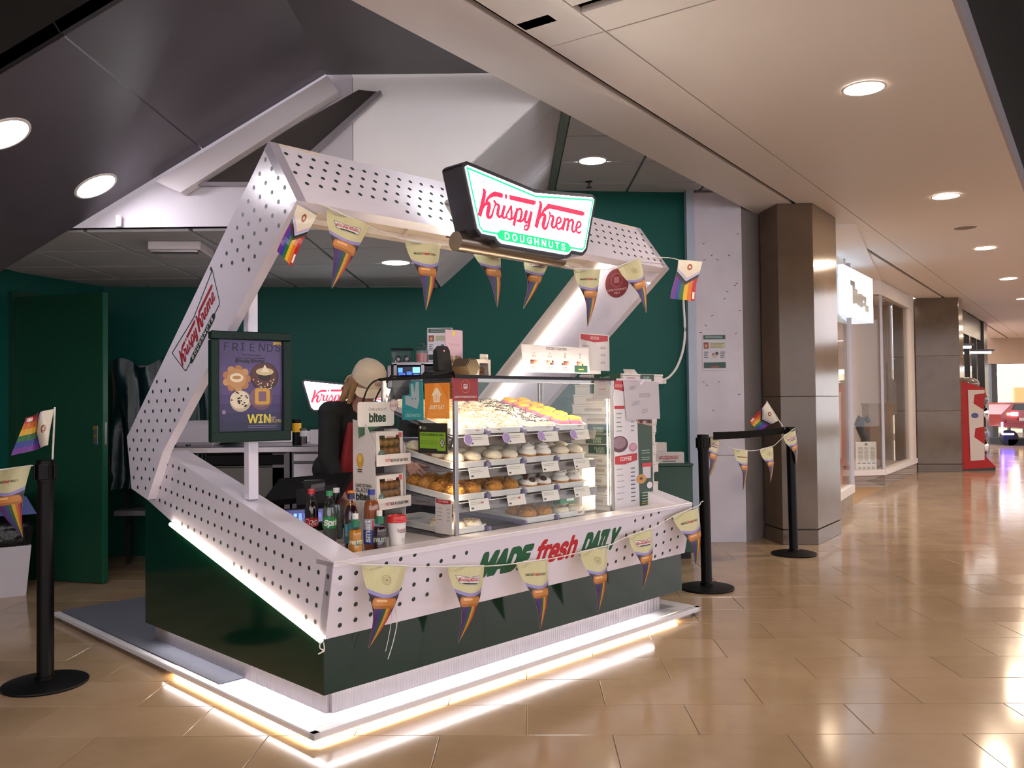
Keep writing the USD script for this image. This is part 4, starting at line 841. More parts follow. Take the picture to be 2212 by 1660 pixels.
def d_eat(pr, w, h):
    pr.add(sbox(0, 0, w, h), '#e8861a', 0).add(Polygon([(w * .42, h), (w * .58, h), (w * 1, h * .45), (w, 0), (w * .08, 0)]).intersection(sbox(0, 0, w, h)), '#f09a3a')
    pr.add(Polygon([(w * .30, h * .66), (w * .46, h * .86), (w * .54, h * .86), (w * .70, h * .66), (w * .64, h * .64), (w * .62, h * .46), (w * .38, h * .46), (w * .36, h * .64)]), '#f7e9c8', 2)
    for x in (.44, .50, .56): pr.add(sbox(w * (x - .008), h * .50, w * (x + .008), h * .68), '#e8861a', 3)
    pr.text('JUST EAT', w / 2, h * .27, h * .10, '#f7e2bc', 2, align=.5, bold=3, maxw=w * .62).add(sbox(w * .22, h * .12, w * .78, h * .135), '#f3b468', 2)
put_u('takeaway_sticker', 'bright orange takeaway sticker with a pale house emblem on the side glass', 'sticker', [(917, 829), (971, 905)], CU0 - .003, d_eat)
def d_hyg(pr, w, h):
    pr.add(rrect(0, 0, w, h, .004), '#181510', 0).add(sbox(w * .06, h * .10, w * .94, h * .70), '#7fae2c').add(sbox(w * .06, h * .10, w * .66, h * .16), '#181510', 2)
    pr.text('FOOD HYGIENE RATING', w * .08, h * .58, h * .075, '#2a3a10', 2, bold=2, maxw=w * .8)
    for i in range(5): pr.add(circ(w * (.14 + i * .12), h * .36, w * .045).difference(circ(w * (.14 + i * .12), h * .36, w * .034)), '#5c8420', 2)
    pr.add(circ(w * .83, h * .36, w * .075, h * .15), '#15120c', 2).add(circ(w * .83, h * .36, w * .058, h * .12), '#d9d6c6', 3).text('5', w * .83, h * .30, h * .13, '#15120c', 4, align=.5, bold=2)
    pr.add(circ(w * .09, h * .85, w * .035, h * .05), '#cfd0c0', 2).lines(w * .15, w * .3, h * .88, .004, 2, .008, '#8b8a7c')
put_u('hygiene_sticker', 'black and green food hygiene rating sticker on the side glass', 'sticker', [(903, 914), (967, 982)], CU0 - .003, d_hyg)
def d_cold(pr, w, h):
    pr.add(sbox(0, 0, w, h), '#cdc7c4', 0).add(Polygon([(w * .04, h * .98), (w * .96, h * .98), (w * .96, h * .88), (w * .5, h * .85), (w * .04, h * .88)]), '#b02a34').text('COLD DRINKS', w / 2, h * .905, h * .045, '#e9d4d0', 2, align=.5, maxw=w * .7)
    for i in range(4): pr.add(sbox(w * .1, h * (.72 - i * .11), w * .42, h * (.735 - i * .11)), '#7f7a78').add(sbox(w * .72, h * (.72 - i * .11), w * .9, h * (.735 - i * .11)), '#6a6666')
x0, x1, y0, y1 = rect_u([(938, 1078), (976, 1156)], CU0 - .012)
put_u('price_list', 'narrow white cold drinks price list with a red heading', 'price list', [(940, 1077), (976, 1157)], CU0 - .012, d_cold, .002)

# ================================================================= ON THE WORKTOP, LEFT OF THE CABINET
WZ = .651
mat('drink_cola', '#1a0d0a', .08); mat('drink_clear', '#59605c', .08); mat('drink_orange', '#b97a1c', .15); mat('drink_purple', '#2c0f18', .1); mat('drink_amber', '#8a4a24', .1); mat('drink_dark', '#15101a', .1)
mat('cap_red', '#c3272c', .4); mat('cap_green', '#2f8a55', .4); mat('cap_orange', '#e07a18', .4); mat('cap_blue', '#1d2f8c', .4); mat('cap_navy', '#1a2050', .4); mat('cap_white', '#d8d6d4', .4); mat('cap_teal', '#14694a', .4)
def wrap(r, rot): 
    def f(V): a = V[:, 0] / r + rot; rr_ = r + V[:, 2]; return np.c_[rr_ * np.sin(a), -rr_ * np.cos(a), V[:, 1]]
    return f
BP = {'soda': [(0, .0), (.026, .0), (.031, .008), (.031, .05), (.0295, .075), (.031, .10), (.031, .135), (.027, .160), (.017, .190), (.0125, .205), (.0125, .222)],
      'tall': [(0, 0), (.030, 0), (.034, .01), (.034, .17), (.030, .198), (.018, .222), (.014, .232), (.014, .245)],
      'kid': [(0, 0), (.027, 0), (.030, .006), (.030, .035), (.026, .060), (.028, .082), (.027, .095), (.017, .116), (.014, .122), (.014, .128)]}
def bottle(kind, M, drink, cap, lb, fill, lab, capname='cap', neck=None, sport=False):
    t = thing('drink_bottle', lb, 'bottle', M, 'drink bottles at the stall corner'); P = np.array(BP[kind]); top = P[-1]
    fz = P[-1, 1] * fill; inner = [(max(0, r - .0012), z + .001) for r, z in P if z < fz]; rf = float(np.interp(fz, P[:, 1], P[:, 0])) - .0012
    part(t, 'drink', lathe(inner + [(rf, fz), (0, fz)], 24), drink, smooth=40); part(t, 'bottle_wall', lathe(P[1:], 24), 'clear_plastic', smooth=40)
    z = top[1]
    if sport: part(t, capname, cat(lathe([(.0, z - .012), (.0185, z - .012), (.0185, z + .012), (.012, z + .020), (0, z + .020)], 20)), cap, smooth=30); part(t, 'spout', lathe([(.011, z + .019), (.0125, z + .022), (.0125, z + .040), (.010, z + .043), (0, z + .043)], 20), 'cap_white', smooth=30, label='white push-pull spout')
    else: part(t, capname, lathe([(0, z - .012), (.0155, z - .012), (.0155, z + .008), (.0145, z + .010), (0, z + .010)], 20), cap, smooth=30)
    if lab:
        z0, z1, col, fn, rot = lab; r = float(np.interp((z0 + z1) / 2, P[:, 1], P[:, 0])) + .0008
        pr = Print(.0003); W = 2 * math.pi * r; pr.add(sbox(-W / 2, z0, W / 2, z1), col, 0); fn(pr, r, z0, z1)
        part(t, 'label', pr.mesh(0, wrap(r, rot), .006), 'print_gloss')
    return t
def atk(x, y, s): u, z = at_s(x, y, s); return u
RC = TH * 0
def l_cola(pr, r, a, b): pr.text('Coca', -.034, a + .012, .026, '#e9d9d4', 1, bold=0, shear=.35).text('Cola', .004, a + .006, .020, '#d9c9c4', 1, bold=0, shear=.35).add(sbox(-.048, a, -.043, b), '#e5dcd8', 1)
bottle('soda', K(atk(673, 1130, .56), .56, WZ, -.6), 'drink_cola', 'cap_red', 'cola bottle with red cap and red label, leftmost on the worktop', .80, (.062, .104, '#a8222a', l_cola, -.25))
def l_spr(pr, r, a, b): pr.text('Sprite', -.022, a + .014, .024, '#e6f0e4', 1, bold=4, shear=.2).add(sbox(-.040, a + .004, -.033, b - .004), '#bfe0c6', 1)
bottle('soda', K(atk(712, 1130, .43), .43, WZ, -.6), 'drink_clear', 'cap_green', 'clear lemonade bottle with green cap and green label', .72, (.066, .118, '#2c8f50', l_spr, -.3))
bottle('soda', K(atk(727, 1130, .52), .52, WZ, -.6), 'drink_clear', 'cap_white', 'bottle with a pale cap hidden behind the green labelled bottle', .7, None)
def l_or(pr, r, a, b): pr.text('fizzy', -.02, a + .02, .02, '#f2e4c8', 1)
bottle('soda', K(atk(758, 1110, .36), .36, WZ, -.6), 'drink_orange', 'cap_orange', 'orange drink bottle with orange cap behind the dark purple bottle', .8, (.06, .11, '#d9a21e', lambda pr, r, a, b: None, 0))
def l_vim(pr, r, a, b): pr.add(sbox(-.03, a + .008, .03, a + .018), '#2c5a70', 1).text('BERRY', -.012, a + .03, .012, '#8fb6c0', 1, rot=90)
bottle('soda', K(atk(759, 1130, .25), .25, WZ, -.6), 'drink_purple', 'cap_navy', 'dark purple drink bottle with navy cap and teal label', .82, (.02, .105, '#1f6672', l_vim, -.2))
def l_sm(pr, r, a, b): pr.add(sbox(-.06, a, .06, a + .060), '#1c3a8e', 1).text('smart', .004, a + .006, .026, '#d6d9e4', 2, bold=3, rot=90).add(sbox(.012, a + .062, .020, b - .006), '#b8453a', 2)
bottle('tall', K(atk(803, 1150, .13), .13, WZ, -.6), 'drink_amber', 'cap_blue', 'tall amber drink bottle with blue cap and lettered label', .86, (.028, .135, '#9aa0ae', l_sm, -.35))
def l_kid(pr, r, a, b): pr.text('FRUIT', -.026, a + .008, .014, '#cfc8a8', 1, bold=3).add(sbox(.0, a + .004, .02, a + .02), '#4a6a5a', 1)
bottle('kid', K(atk(768, 1160, .075), .075, WZ, -.6), 'drink_orange', 'cap_teal', 'small orange juice bottle with green cap and white spout', .82, (.040, .066, '#a8782a', l_kid, -.1), sport=True)
def l_kid2(pr, r, a, b): pr.text('FRUIT', -.026, a + .008, .014, '#9fb0a0', 1, bold=3).add(sbox(-.034, a + .004, -.022, a + .024), '#a86a7a', 1)
bottle('kid', K(atk(820, 1160, .075), .075, WZ, -.6), 'drink_purple', 'cap_teal', 'small purple juice bottle with green cap beside the paper cup', .82, (.036, .066, '#3a3a3c', l_kid2, -.1), sport=True)
# paper cup
cu = thing('coffee_cup', 'white paper coffee cup with a red plastic lid', 'cup', K(atk(857, 1150, .085), .085, WZ, -.2))
mat('cup_paper', '#d9d3cf', .5); mat('lid_red', '#c22c2c', .3)
part(cu, 'cup_body', lathe([(0, 0), (.030, 0), (.031, .004), (.041, .118), (.042, .120), (.040, .121), (0, .121)], 32), 'cup_paper', smooth=40)
part(cu, 'lid', lathe([(.0435, .112), (.0445, .116), (.0435, .122), (.041, .126), (.040, .138), (.037, .140), (.034, .134), (0, .134)], 32), 'lid_red', smooth=40)
pr = Print(.0003); logo(pr, 0, .078, .052, 1, '#b0303a', '#2a3a34', '#2a3a34', None, lo=True, back=False); pr.add(circ(.004, .035, .006, .009).difference(circ(.004, .035, .004, .007)), '#7a7a7a')
def cone(V): r = .0315 + V[:, 1] * .083 + V[:, 2] + .0006; a = V[:, 0] / .037 + .25; return np.c_[r * np.sin(a), -r * np.cos(a), V[:, 1]]
part(cu, 'emblem', pr.mesh(0, cone, .006), 'print')
# cardboard stand with boxes of bites
mat('card_stand', '#cfc7c2', .6); mat('card_grey', '#4a4644', .7); mat('bite_dough', '#9a6a3a', .45); mat('stand_green', '#2f5a3e', .6)
SY = math.radians(57); q = atz(811, 1168, WZ); BS = T(q[0], q[1], WZ) @ RZ(SY)
iB = np.linalg.inv(BS); SWd, SD_, SH = .215, .135, .56
bs = thing('bites_stand', 'white cardboard counter stand holding two boxes of doughnut bites', 'display stand', BS)
part(bs, 'side_panel', ext(Polygon([(0, 0), (SD_, 0), (SD_, SH), (.0 + .05, SH), (0, SH - .10)]), .004).__class__ and xf(ext(Polygon([(0, 0), (SD_, 0), (SD_, SH - .01), (.055, SH - .03), (.02, SH - .10), (0, SH - .14)]), .004), frame((0, 0, 0), (0, 1, 0), (0, 0, 1))), 'card_stand')
part(bs, 'side_panel', xf(ext(Polygon([(0, 0), (SD_, 0), (SD_, SH - .06), (.05, SH - .06), (0, SH - .14)]), .004), frame((SWd - .004, 0, 0), (0, 1, 0), (0, 0, 1))), 'card_stand')
part(bs, 'back_panel', bx(.004, SWd - .004, SD_ - .004, SD_, 0, SH - .04), 'card_grey'); part(bs, 'foot_panel', bx(.004, SWd - .004, .02, .024, 0, .10), 'card_grey')
zs = (.165, .365)
for z in zs:
    part(bs, 'shelf', bx(.004, SWd - .004, -.022, SD_ - .004, z - .004, z), 'card_stand')
    pr = Print(.0004).add(sbox(-.012, 0, SWd + .012, .052), '#d2cac6', 0).text('NEW', .045, .017, .015, '#c0444c', 1, bold=1).text('48 Kcal per bite', .082, .016, .017, '#2a2a2c', 1, bold=2, maxw=SWd * .58)
    part(bs, 'front_strip', xf(pr.mesh(.003), T(0, -.022, z - .030) @ UPR), 'print')
pr = Print(.0004).add(rrect(-.045, 0, SWd - .01, .115, .016), '#d8d2cb', 0).text('Grab a box of', SWd * .40, .074, .014, '#4a5a50', 1, align=.5, bold=0, shear=.2).text('bites', SWd * .40, .022, .038, '#1d3a2c', 1, align=.5, bold=3)
pr.add(circ(SWd - .012, .098, .030), '#d8cfcb', 2).add(circ(SWd - .012, .098, .029).difference(circ(SWd - .012, .098, .026)), '#c46a6a', 3).text('£4.50', SWd - .012, .090, .015, '#c0505a', 3, align=.5)
pr.add(Polygon([(-.045, 0), (SWd * .5, 0), (-.04, -.05)]), '#2f5a3e', 1)
part(bs, 'header_card', xf(pr.mesh(.003), T(0, SD_ * .45, SH - .045) @ UPR), 'print')
pr = Print(.0004); w = SD_
for i, (t_, y, h, b_) in enumerate((('ORIGINAL', .238, .015, 1), ('GLAZED', .216, .017, 1), ('bites', .180, .028, 3))): pr.text(t_, -w + .012 if False else .016, y, h, '#22302a', 1, bold=b_, maxw=w * .8)
pr.add(circ(.045, .36, .022, .034), '#c8963c').add(circ(.045, .37, .012, .016), '#dcb25c', 2).lines(.03, .06, .322, .006, 2, .010, '#6a4a2a')
pr.add(circ(.075, .10, .026, .034).difference(circ(.075, .10, .0245, .0325)), '#8a8a94')
part(bs, 'side_print', xf(pr.mesh(), frame((-.0012, SD_, 0), (0, -1, 0), (0, 0, 1))), 'print')
def bite_box(z, lb):
    b = thing('bites_box', lb, 'box', BS @ T(.012, .002, z + .001), 'boxes of bites')
    W, H, D = SWd - .028, .125, .09
    win = Polygon([(.030, .020), (W - .014, .020), (W - .020, .108), (W * .74, .108), (W * .72, .096), (W * .34, .096), (W * .32, .108), (.022, .108)])
    part(b, 'box_body', cat(bx(0, W, .004, D, 0, .003), bx(0, .003, .004, D, 0, H), bx(W - .003, W, .004, D, 0, H), bx(0, W, D - .003, D, 0, H), bx(0, W, .004, D, H - .003, H)), 'card_stand')
    part(b, 'box_front', xf(ext(sbox(0, 0, W, H).difference(win), .003), T(0, .004, 0) @ UPR), 'card_stand')
    part(b, 'window', xf(ext(win.buffer(.002), .0006, -.0008), T(0, .004, 0) @ UPR), 'clear_plastic')
    for i in range(4):
        for j in range(2): part(b, 'bite', ball(.0245, 2, (1, 1, .9), (.048 + i * .042, .034, .030 + j * .044)), 'bite_dough', smooth=True)
    pr = Print(.0004).add(circ(.034, .022, .020), '#4f6f64', 0).text('x 9', .022, .017, .010, '#b9c8c0', 1).add(sbox(W - .03, H - .030, W - .008, H - .006), '#c8585c', 0).lines(W * .38, W * .68, H - .022, .006, 1, .01, '#c07a80', 1)
    part(b, 'stickers', xf(pr.mesh(), T(0, .0002, 0) @ UPR), 'print')
    return b
bite_box(zs[1], 'upper white box of doughnut bites behind a window'); bite_box(zs[0], 'lower white box of doughnut bites with shiny window film')
# till on the left worktop
mat('till_black', '#09080a', .4, spec=.2); mat('till_grey', '#232125', .5, spec=.2); mat('till_pale', '#5a5658', .5)
tl = thing('till', 'black tilted till screen seen from behind on the worktop', 'till')
a, b, c, d = at(604, 1034, 4.55), at(762, 1020, 4.50), at(732, 1068, 4.28), at(566, 1084, 4.30); n = np.cross(b - a, d - a); n /= np.linalg.norm(n); n = n if n[1] > 0 else -n
part(tl, 'screen_body', slab([a, b, c, d], n, .03), 'till_black')
a2, b2, c2, d2 = at(640, 1058, 4.27), at(728, 1046, 4.27), at(716, 1085, 4.24), at(640, 1092, 4.24); part(tl, 'screen_back', slab([a2, b2, c2, d2], n, .04), 'till_grey'); part(tl, 'connector_cover', slab([at(672, 1048, 4.26), at(702, 1043, 4.26), at(700, 1052, 4.25), at(671, 1057, 4.25)], n, .02), 'till_pale')
q = at(672, 1098, 4.26); part(tl, 'stand_neck', xf(box(.11, .07, .24, (0, 0, .0), .01), T(q[0], q[1] + .06, WZ + .12) @ RZ(.2)), 'till_grey'); part(tl, 'stand_foot', xf(box(.26, .2, .02, (0, 0, .01), .004), T(q[0], q[1] + .08, WZ) @ RZ(.5)), 'till_black')
q = at(655, 1115, 4.18); cd_ = thing('customer_display', 'small dark display with a blue lit screen under the till', 'display', T(q[0], q[1], WZ + .03) @ RZ(.35))
part(cd_, 'display_body', xf(box(.24, .03, .09, (0, 0, .045), .006), RX(-.5)), 'till_black')
pr = Print(.0006).add(sbox(-.10, .012, .10, .078), '#16205a', 0)
for k in range(8): pr.add(sbox(-.09 + k * .023, .02 + (k % 3) * .012, -.075 + k * .023, .06), ['#4a78e0', '#2a3c98', '#6a9cf0'][k % 3], 1)
part(cd_, 'lit_screen', xf(pr.mesh(.001), RX(-.5) @ T(0, -.0165, 0) @ UPR), 'screen'); part(cd_, 'display_foot', bx(-.06, .06, -.03, .05, -.03, .005, .003), 'till_black')

# ================================================================= BEHIND AND ON TOP OF THE CABINET
TOPZ = CZ1 + .003
# card machine on a black base, with cables
cm = thing('card_machine', 'black upright card machine with a red light on the cabinet top', 'card machine', K(at_s(955, 800, .33)[0], .33, TOPZ, -.25))
part(cm, 'base', hull([(-.09, -.07, 0), (.11, -.07, 0), (.11, .07, 0), (-.09, .07, 0), (-.07, -.05, .022), (.08, -.05, .035), (.08, .05, .035), (-.07, .05, .03)]), 'cab_black')
part(cm, 'body', hull([(-.035, -.035, .03), (.04, -.035, .03), (.04, .03, .03), (-.035, .03, .03), (-.034, -.01, .13), (.038, -.01, .13), (.030, .0, .152), (-.026, .0, .152), (.038, .03, .13), (-.034, .03, .13)]), 'near_black')
mat('red_dot', '#ff2020', .4, emit=(1, .05, .05), power=6.); part(cm, 'red_light', ball(.003, 1, (1, 1, 1), (.006, -.013, .128)), 'red_dot')
solo('cable_tangle', cat(*[tube(catmull([kw(*p) for p in P], 5), .005, 6) for P in ([(.80, .56, 1.405), (.90, .50, 1.412), (1.05, .40, 1.408), (1.02, .30, 1.41), (.9, .42, 1.42)], [(.78, .50, 1.408), (.88, .40, 1.41), (1.0, .34, 1.415), (.86, .54, 1.41)], [(.78, .58, 1.41), (.95, .56, 1.41), (1.06, .52, 1.412)])]), 'till_black', 'tangle of black cables lying on the cabinet top', 'cable')
solo('hanging_cable', tube(catmull([kw(.80, .60, 1.405), kw(.70, .615, 1.38), kw(.655, .63, 1.30), kw(.635, .64, 1.15), kw(.63, .64, .95), kw(.63, .64, .66)], 6), .0045, 6), 'till_black', 'left of two black cables hanging down behind the cabinet side', 'cable')
solo('hanging_cable', tube(catmull([kw(.86, .60, 1.405), kw(.78, .615, 1.38), kw(.72, .63, 1.28), kw(.70, .64, 1.12), kw(.70, .64, .95), kw(.70, .64, .66)], 6), .0045, 6), 'till_black', 'right of two black cables hanging down behind the cabinet side', 'cable')
mat('kraft', '#3a2c18', .7); mat('pink_card', '#b99aa6', .5)
hx = thing('hexagon_box', 'brown hexagonal card box on the cabinet top', 'box', K(at_s(1006, 800, .20)[0], .20, TOPZ, .1))
part(hx, 'box_body', xf(ext(Polygon([(.052 * math.cos(a), .045 + .045 * math.sin(a)) for a in np.arange(6) * math.pi / 3]), .09), T(0, .045, 0) @ UPR), 'kraft'); part(hx, 'box_lid', xf(ext(Polygon([(.045 * math.cos(a), .045 + .038 * math.sin(a)) for a in np.arange(6) * math.pi / 3]), .004), T(0, -.044, 0) @ UPR), 'kraft')
def d_pink(pr, w, h):
    pr.add(sbox(0, 0, w, h), '#b497a6', 0).add(sbox(w * .38, h * .86, w * .55, h * .98), '#c9b23c').text('Thank you', w * .2, h * .62, h * .07, '#8a6f86', 1, bold=0, maxw=w * .6)
    g = random.Random(5)
    for k in range(24): pr.add(circ(w * g.uniform(.15, .85), h * g.uniform(.04, .34), w * .09), ['#c9b08a', '#8a6a48', '#e2d4bc', '#6a4a34'][k % 4], 2)
t, w, h = put_s('leaning_card', 'pink printed card leaning behind the card machine', 'card', [(962, 712), (1000, 802)], .50, d_pink, .003)
wb = thing('window_box', 'small white box with a clear window at the middle of the cabinet top', 'box', K(at_s(1020, 800, .40)[0], .40, TOPZ, .1))
part(wb, 'box_body', cat(bx(0, .15, .003, .08, 0, .004), bx(0, .15, .076, .08, 0, .10), bx(0, .004, .003, .08, 0, .10), bx(.146, .15, .003, .08, 0, .10), bx(0, .15, .003, .08, .097, .10)), 'card_stand')
part(wb, 'box_front', xf(ext(sbox(0, 0, .15, .10).difference(Polygon([(.055, .012), (.135, .012), (.13, .08), (.06, .08)])), .003), T(0, .003, 0) @ UPR), 'card_stand'); part(wb, 'window', xf(ext(sbox(.05, .008, .14, .086), .0006), T(0, .004, 0) @ UPR), 'clear_plastic')
part(wb, 'contents', cat(*[ball(.018, 1, (1, 1, .8), (.07 + .028 * i, .045, .02 + .026 * j)) for i in range(3) for j in range(2)]), 'bite_dough', kind='stuff'); part(wb, 'handle_tab', bx(.10, .165, .03, .034, .10, .13), 'card_stand')
# choose-your-own board, price boards
def d_own(pr, w, h):
    pr.add(Polygon([(0, 0), (w * .97, 0), (w * .955, h), (-w * .03, h)]), '#bdb8bd', 0).text('CHOOSE YOUR OWN', w * .46, h * .86, h * .085, '#26262a', 1, align=.5, bold=1)
    for i in range(4):
        x = w * (.14 + i * .225)
        pr.text(('4', '6', '12', '24')[i], x, h * .68, h * .07, '#2a2a2c', 2, align=.5, bold=0).text(('£8.95', '£12.95', '£18', '£30')[i], x, h * .575, h * .05, '#b04a52', 2, align=.5)
        for k in range(8): pr.add(sbox(x - w * .05 + (k % 4) * w * .026, h * (.30 + .08 * (k // 4)), x - w * .026 + (k % 4) * w * .026, h * (.375 + .08 * (k // 4))), ['#8a4a30', '#c9a070', '#5a2e24', '#b5686a', '#d9c9b0'][(k * 3 + i) % 5], 2)
        if i < 3: pr.lines(x - w * .04, x + w * .04, h * .22, h * .02, 3, h * .045, '#c07a80', 2)
    pr.add(sbox(w * .73, h * .04, w * .93, h * .30), '#1f4a35', 3).add(sbox(w * .79, h * .14, w * .87, h * .18), '#b59a3c', 4)
    pr.add(sbox(w * .71, h * .76, w * .94, h * .765), '#8f8b8f', 1)
ow, w, h = put_s('price_board', 'white choose-your-own price board standing on the cabinet top', 'sign board', [(1131, 744), (1278, 808)], .16, d_own, .003, pname='board')
def d_goods(pr, w, h):
    pr.add(sbox(0, 0, w, h), '#c9c2c2', 0).add(Polygon([(w * .06, h * .97), (w * .95, h * .97), (w * .95, h * .82), (w * .5, h * .77), (w * .06, h * .83)]), '#a82a34').text('GOODS', w * .5, h * .85, h * .075, '#e6cfcf', 2, align=.5, shear=.2)
    for i, t_ in enumerate(('Signature', 'Classic', 'Vegan')): pr.text(t_, w * .1, h * (.64 - i * .2), h * .05, '#5a5658', 1, bold=0, maxw=w * .4).text(('£3.45', '£2.95', '£3.15')[i], w * .7, h * (.60 - i * .2), h * .05, '#4a4648', 1, maxw=w * .24)
go, w, h = put_s('goods_board', 'white goods price board with a red heading behind the choose-your-own board', 'sign board', [(1250, 719), (1317, 802)], .36, d_goods, .004, pname='board')
part(go, 'foot', bx(w * .3, w * .7, -(h * .0) - .02, 0, -.06, .0), 'card_white')
# tall menu board beside the cabinet
def d_menu(pr, w, h):
    gw = w * .60; pr.add(sbox(0, 0, w, h), '#bfbcc4', 0)
    pr.add(Polygon([(0, h * .985), (w * .62, h * .985), (w * .62, h * .915), (w * .3, h * .90), (0, h * .92)]), '#a3242e').text('DOUGHNUTS', w * .03, h * .935, h * .022, '#d9b0b0', 2, maxw=w * .55)
    for x0, x1 in ((.0, .26), (.32, .60)): pr.add(sbox(w * x0, h * .77, w * x1, h * .795), '#a3242e')
    for i in range(5): pr.lines(w * .05, w * .2, h * (.74 - i * .033), h * .007, 1, .1, '#5f7478').lines(w * .42, w * .52, h * (.74 - i * .033), h * .007, 1, .1, '#5f6468')
    pr.add(circ(w * .12, h * .505, w * .22, h * .062), '#4a2a38', 1).add(circ(w * .12, h * .515, w * .17, h * .045), '#7d6470', 2).add(circ(w * .47, h * .475, w * .11, h * .034), '#a8708a', 1).add(circ(w * .47, h * .478, w * .08, h * .022), '#b98a9c', 2)
    pr.add(Polygon([(0, h * .415), (w * .58, h * .430), (w * .58, h * .375), (w * .25, h * .350), (0, h * .355)]), '#a3242e').text('COFFEE', w * .12, h * .378, h * .028, '#dcc0c0', 2, bold=2, maxw=w * .36)
    for i in range(9): pr.lines(w * .40, w * .52, h * (.32 - i * .031), h * .009, 1, .1, '#55545c', rag=.1)
    for i in range(6): pr.lines(w * .04, w * .24, h * (.32 - i * .045), h * .006, 1, .1, '#8a8a92')
    pr.add(Polygon([(gw, h * .66), (w, h * .63), (w, 0), (gw + w * .03, 0)]), '#223f30', 1)
    g = random.Random(9)
    pr.add(Polygon([(gw - .04, h * .73), (w, h * .73), (w, h * .63), (gw, h * .66)]), '#a08478', 2)
    for k in range(16): pr.add(circ(gw + (w - gw) * g.uniform(.05, .95), h * g.uniform(.66, .72), w * .05, h * .014), ['#6a3a3c', '#caa88a', '#b98a90', '#3f2a28'][k % 4], 3)
    for y in (.44, .42, .385, .37): pr.add(sbox(gw + w * .10, h * y, w * .92, h * (y + .006)), '#7f9a88', 2)
    pr.add(sbox(w * .72, h * .225, w * .94, h * .325), '#bdb6bd', 3).add(sbox(w * .70, h * .315, w * .97, h * .345), '#b8303a', 4).add(circ(w * .68, h * .225, w * .13, h * .036), '#b98448', 4).add(circ(w * .67, h * .229, w * .045, h * .012), '#5a3420', 5)
    pr.add(circ(w * .90, h * .17, w * .075, h * .026), '#cfc6cc', 5).lines(w * .70, w * .95, h * .12, h * .008, 4, h * .022, '#8fae98', 3).add(sbox(w * .68, h * .03, w * .95, h * .036), '#b59a3c', 3)
MBs = .16
mb, w, h = put_s('menu_board', 'tall white and green menu board with a red coffee heading right of the cabinet', 'menu board', [(1326, 818), (1411, 1094)], MBs, d_menu, .004, pname='board')
part(mb, 'foot', bx(w * .2, w * .8, 0, .006, -.10, -.004), 'card_white')
def d_paper(pr, w, h):
    pr.add(Polygon([(0, h), (w * .97, h * .985), (w, 0), (w * .08, -.0)]), '#aea6ae', 0)
    for t_, x, y, r in (('ANY', .16, .76, 4), ('DOZEN', .42, .58, 0), ('JUST', .22, .36, 5), ('£15', .50, .16, 6)): pr.text(t_, w * x, h * y, h * .10, '#77707c', 1, bold=0, shear=.15, rot=r)
    pr.add(affinity.rotate(sbox(w * .44, h * .94, w * .56, h * .99), 30), '#d9d6dc', 2)
put_s('handwritten_note', 'handwritten white paper note taped over the menu board', 'note', [(1346, 823), (1426, 905)], MBs - .006, d_paper, .0008)
# stacks of flat doughnut boxes
mat('box_white', '#cdc5c1', .5); mat('box_side', '#b9b2b0', .55)
def flat_box(M, lb, grp, W=.42, D=.30, H=.055, green=True):
    b = thing('doughnut_box', lb, 'box', M, grp)
    part(b, 'box_tray', bx(0, W, 0, D, 0, H - .012, .002), 'box_white'); part(b, 'box_lid', bx(-.002, W + .002, -.002, D + .002, H - .012, H, .002), 'box_white')
    pr = Print(.0004)
    if green: pr.add(sbox(W * .42, H * .30, W * .76, H * .95), '#1f4030', 0).text('DOZEN', W * .48, H * .52, H * .22, '#a9b8ac', 1, shear=.2)
    pr.add(sbox(W * .08, H * .30, W * .28, H * .62), '#b98a8e', 0)
    part(b, 'front_print', xf(pr.mesh(), T(0, -.003, 0) @ UPR), 'print')
    pr = Print(.0004)
    if green: pr.add(sbox(D * .35, H * .1, D * .95, H * 1.0), '#234a36', 0).text('CLASSIC', D * .48, H * .50, H * .22, '#c2d0c4', 1).text('DOZEN', D * .52, H * .2, H * .22, '#c2d0c4', 1)
    else: pr.add(sbox(D * .3, H * .3, D * .7, H * .6), '#a89a96', 0)
    part(b, 'side_print', xf(pr.mesh(), frame((-.003, D, 0), (0, -1, 0), (0, 0, 1))), 'print')
    return b
u0 = at_s(1344, 800, .20)[0]; NB = 13; zst = WZ
order = ['lowest', 'second', 'third', 'fourth', 'fifth', 'sixth', 'seventh', 'eighth', 'ninth', 'tenth', 'eleventh', 'second from top', 'topmost']
for k in range(NB):
    ju = [.0, .02, -.01, .015, 0, .02, -.015, .01, .03, 0, .02, .0, .035][k]
    flat_box(K(u0 + ju - (.04 if k < 11 else 0), .22 + (.0), zst + k * .0605 + .0, 0.02 * ((k % 3) - 1)), '%s flat white doughnut box in the tall stack behind the menu board' % order[k], 'flat doughnut boxes stacked behind the menu board', W=.40, D=.34, H=.060, green=k in (5, 6, 7, 11, 12))
p = thing('folded_card', 'small pale folded card on top of the box stack', 'card', K(u0 + .22, .34, zst + NB * .0605, .1)); part(p, 'card_face', slab([(0, 0, 0), (.16, 0, 0), (.16, .03, .035), (.03, .03, .035)], (0, .005, 0), 1), 'box_white')
for k in range(7):
    q = K(1.46, .98, .66 + k * .052, .12)
    flat_box(q, '%s flat box in the short stack seen through the cabinet' % order[k], 'flat boxes seen through the cabinet', W=.52, D=.3, H=.050, green=False)
mat('red_pack', '#b8322f', .45); mat('orange_pack', '#cf6a34', .45)
